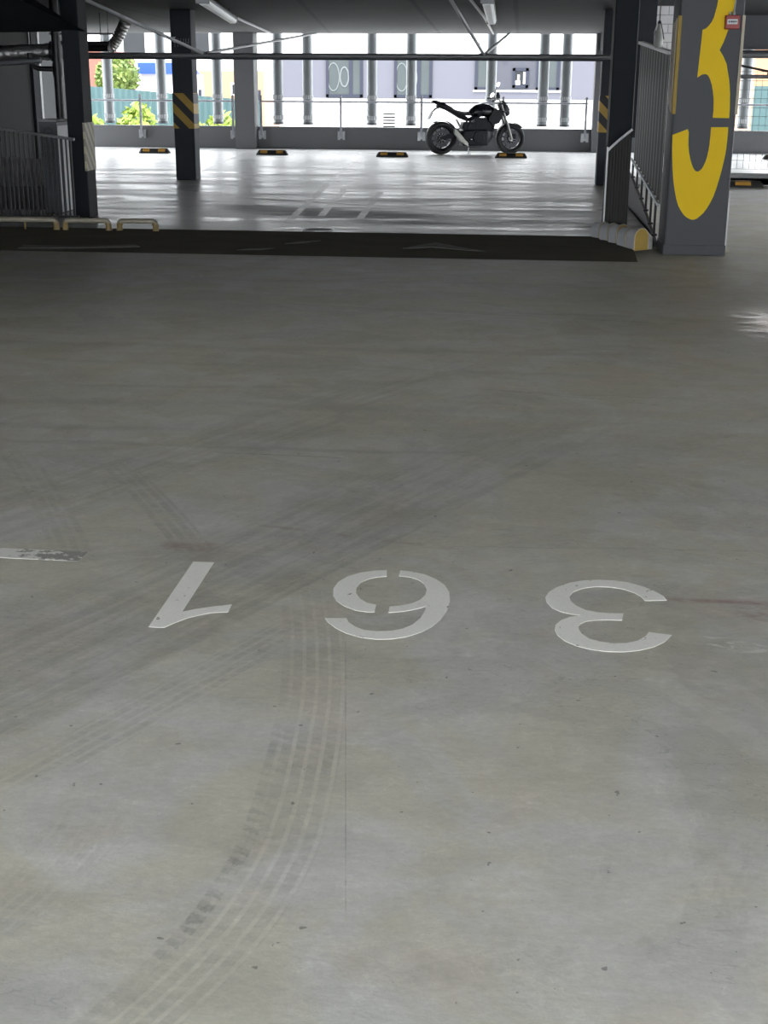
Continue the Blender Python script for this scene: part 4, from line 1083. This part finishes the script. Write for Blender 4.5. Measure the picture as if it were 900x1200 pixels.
b = MB(); b.box(-.23, -.08, BYY-.04, BYY-.025, 1.53, 1.66); b.box(-.17, -.10, BYY-.04, BYY-.025, 1.66, 1.84); b.box(.02, .09, BYY-.04, BYY-.025, 1.56, 1.93)
obj('blind', b, M['out_white'], t)
obj('wall_lamp', MB().ico((-.62, BYY-.08, 2.42), .09), M['out_white'], t)
b = MB(); b.box(-4.6, -2.9, BYY-.02, BYY+.02, .1, .6)
for i in range(9): b.box(-5.6, -4.2, BYY-.02, BYY+.02, .05+.1*i, .09+.1*i)
obj('grille', b, M['lightwall'], t)

def house(name, label, x0, x1, y, z1, mat, roofmat=None, wins=()):
    t = thing(name, label, 'building', ((x0+x1)/2, y, gz))
    obj('wall', MB().box(x0, x1, y, y+5, gz, z1), mat, t)
    if roofmat: obj('roof', MB().prism([(x0-.3, z1), (x1+.3, z1), ((x0+x1)/2, z1+.9)], y-.3, y+5.3, 'y'), roofmat, t)
    for wx0, wx1, wz0, wz1 in wins:
        f = obj('window', MB().box(wx0, wx1, y-.05, y+.02, wz0, wz1), M['out_white'], t)
        obj('pane', MB().box(wx0+.08, wx1-.08, y-.07, y-.045, wz0+.08, wz1-.08), M['out_dark'], f)
    return t
house('brick_house', 'red brick house seen at the far left behind the teal fence', -19.5, -17.28, 56, 2.75, M['out_brick'], None, ((-19., -18.3, 1.2, 2.2),))
house('peach_house', 'peach rendered house behind the teal fence beside the plain grey pillar', -16.7, -12.4, 66, 2.05, M['out_orange'], None, ((-16.2, -15.6, .9, 1.5), (-14.0, -13.2, .9, 1.5)))
t = thing('blue_shed', 'shed with a bright blue metal roof seen left of the far striped pillar', 'building', (-15.2, 58, gz))
obj('wall', MB().box(-16.3, -14.4, 58, 62, gz, 1.85), M['out_white'], t)
obj('roof', MB().prism([(57.6, 1.85), (62.4, 1.85), (60., 2.45), (57.6, 2.30)], -16.2, -14.6, 'x'), M['out_blue'], t)
house('peach_house', 'peach house seen past the tube at the right edge', 10.7, 15.5, 66, 3.2, M['out_orange'], M['out_brick'], ((11.6, 12.4, 1.9, 2.6),))
# long teal sheet fence in front of the houses
t = thing('sheet_fence', 'long teal sheet metal fence outside at left', 'fence', (-11.5, 47.5, gz))
b = MB(); N = 70; vs = []; fs = []
for i in range(N+1):
    x = -16.6 + (7.6)*i/N; y = 47.5 + (.04 if i % 2 else 0); z1 = 1.36 + (x+14.7)*-.075
    vs += [(x, y, gz), (x, y, z1), (x, y+.03, gz), (x, y+.03, z1)]
for i in range(N):
    a, c = 4*i, 4*(i+1); fs += [(a, c, c+1, a+1), (a+2, a+3, c+3, c+2), (a+1, c+1, c+3, a+3)]
b.add(vs, fs); obj('sheet', b, M['out_teal'], t)
for x in (-16, -13.6, -11.2, -9.1): obj('post', MB().box(x-.05, x+.05, 47.56, 47.66, gz, 1.3), M['out_frame'], t)
tag(obj('sheet_fence', MB().box(10.5, 13.4, 64.4, 64.6, gz, 1.50), M['out_teal']), 'teal sheet panel wall seen through the wire mesh at the right edge', 'fence')
# low white kiosk block at the foot of the peach house
def plant(name, label, cat, c, r, h, mat, n, trunk=True):
    t = thing(name, label, cat, (c[0], c[1], gz))
    b = MB()
    for i in range(n):
        u = random.uniform(-1, 1); a = random.uniform(0, 2*math.pi); q = random.uniform(.35, 1)**.5
        w = math.sqrt(1-u*u)*q
        p = Vector((c[0] + r*w*math.cos(a), c[1] + r*w*math.sin(a), c[2] + h*u*q))
        s = random.uniform(.07, .17)
        d1 = Vector((random.uniform(-1, 1), random.uniform(-1, 1), random.uniform(-1, 1))).normalized(); d2 = d1.orthogonal().normalized()
        b.add([p - d1*s, p - d2*s*.5, p + d1*s, p + d2*s*.5], [(0, 1, 2, 3)])
    b.ico(c, r*.55, .2, 2, (1, 1, h/r))
    obj('foliage', b, mat, t)
    b = MB(); b.tube([(c[0], c[1], gz), (c[0]+.05, c[1], (gz+c[2])/2), (c[0], c[1], c[2])], [.10, .08, .04], 8)
    for i in range(5):
        a = i*1.3; b.tube([(c[0], c[1], c[2]-h*.5), (c[0]+r*.5*math.cos(a), c[1]+r*.5*math.sin(a), c[2]+h*.1)], [.04, .012], 6)
    obj('stem', b, M['bark'], t)
plant('shrub', 'bright green shrub outside at the slim left pillar', 'shrub', (-13.7, 42.6, -.45), .85, 1.05, M['out_leaf'], 700)
plant('shrub', 'bright green shrub outside behind the first guard rail post', 'shrub', (-12.15, 43.0, -.15), .68, 1.1, M['out_leaf'], 800)
plant('shrub', 'bright green shrub outside just left of the far striped pillar', 'shrub', (-10.8, 44.2, -.50), .62, 1.0, M['out_leaf'], 600)
plant('shrub', 'bright green shrub outside between the striped pillar and the plain pillar', 'shrub', (-9.45, 42.9, -.35), .68, 1.05, M['out_leaf'], 700)
plant('tree', 'leafy green tree behind the teal fence near the red brick house', 'tree', (-16.3, 55, 1.75), .9, .85, M['out_leaf2'], 900)
# pale blocks that fill the background of a bright street
house('white_house', 'white block of flats far behind the teal fence', -34., -14.6, 84, 9.0, M['out_white'], None, ((-24.5, -23., 3., 4.6), (-20.4, -19., 3., 4.6)))
house('white_house', 'white block far behind the wire mesh at right', 14., 34., 90, 9.0, M['out_white'])

# ------------------------------------------------------------------ light
W = bpy.data.worlds.new('sky'); SC.world = W; W.use_nodes = True
bg = W.node_tree.nodes['Background']; bg.inputs[0].default_value = (.93, .965, 1.0, 1); bg.inputs[1].default_value = 8.0
sun = bpy.data.lights.new('sun', 'SUN'); sun.energy = 5.0; sun.angle = math.radians(2); sun.color = (1, .96, .88)
so = bpy.data.objects.new('sun', sun); COL.objects.link(so)
so.rotation_euler = (math.radians(32), 0, math.radians(-20))

# ------------------------------------------------------------------ camera
f, yh, h, psi, rho = 1550., 95., 1.62, math.radians(5.58), .006
th = math.atan((600-yh)/f)
F = Vector((-math.sin(psi)*math.cos(th), math.cos(psi)*math.cos(th), -math.sin(th)))
R0 = Vector((math.cos(psi), math.sin(psi), 0)); U0 = R0.cross(F)
R_ = R0*math.cos(rho) + U0*math.sin(rho); U_ = U0*math.cos(rho) - R0*math.sin(rho)
cam = bpy.data.cameras.new('camera'); co = bpy.data.objects.new('camera', cam); COL.objects.link(co)
cam.sensor_fit = 'AUTO'; cam.sensor_width = 36; cam.lens = f/1200*36; cam.clip_start = .05; cam.clip_end = 400
Mx = Matrix((R_, U_, -F)).transposed().to_4x4(); Mx.translation = Vector((0, 0, h))
co.matrix_world = Mx
SC.camera = co

# ------------------------------------------------------------------ rendering look
SC.view_settings.view_transform = 'Standard'; SC.view_settings.look = 'None'
SC.view_settings.exposure = 0.0; SC.view_settings.gamma = 1.0; SC.view_settings.use_curve_mapping = False
SC.cycles.use_denoising = True
SC.cycles.max_bounces = 10; SC.cycles.diffuse_bounces = 6; SC.cycles.glossy_bounces = 4
SC.cycles.sample_clamp_indirect = 8.0; SC.cycles.caustics_reflective = False; SC.cycles.caustics_refractive = False
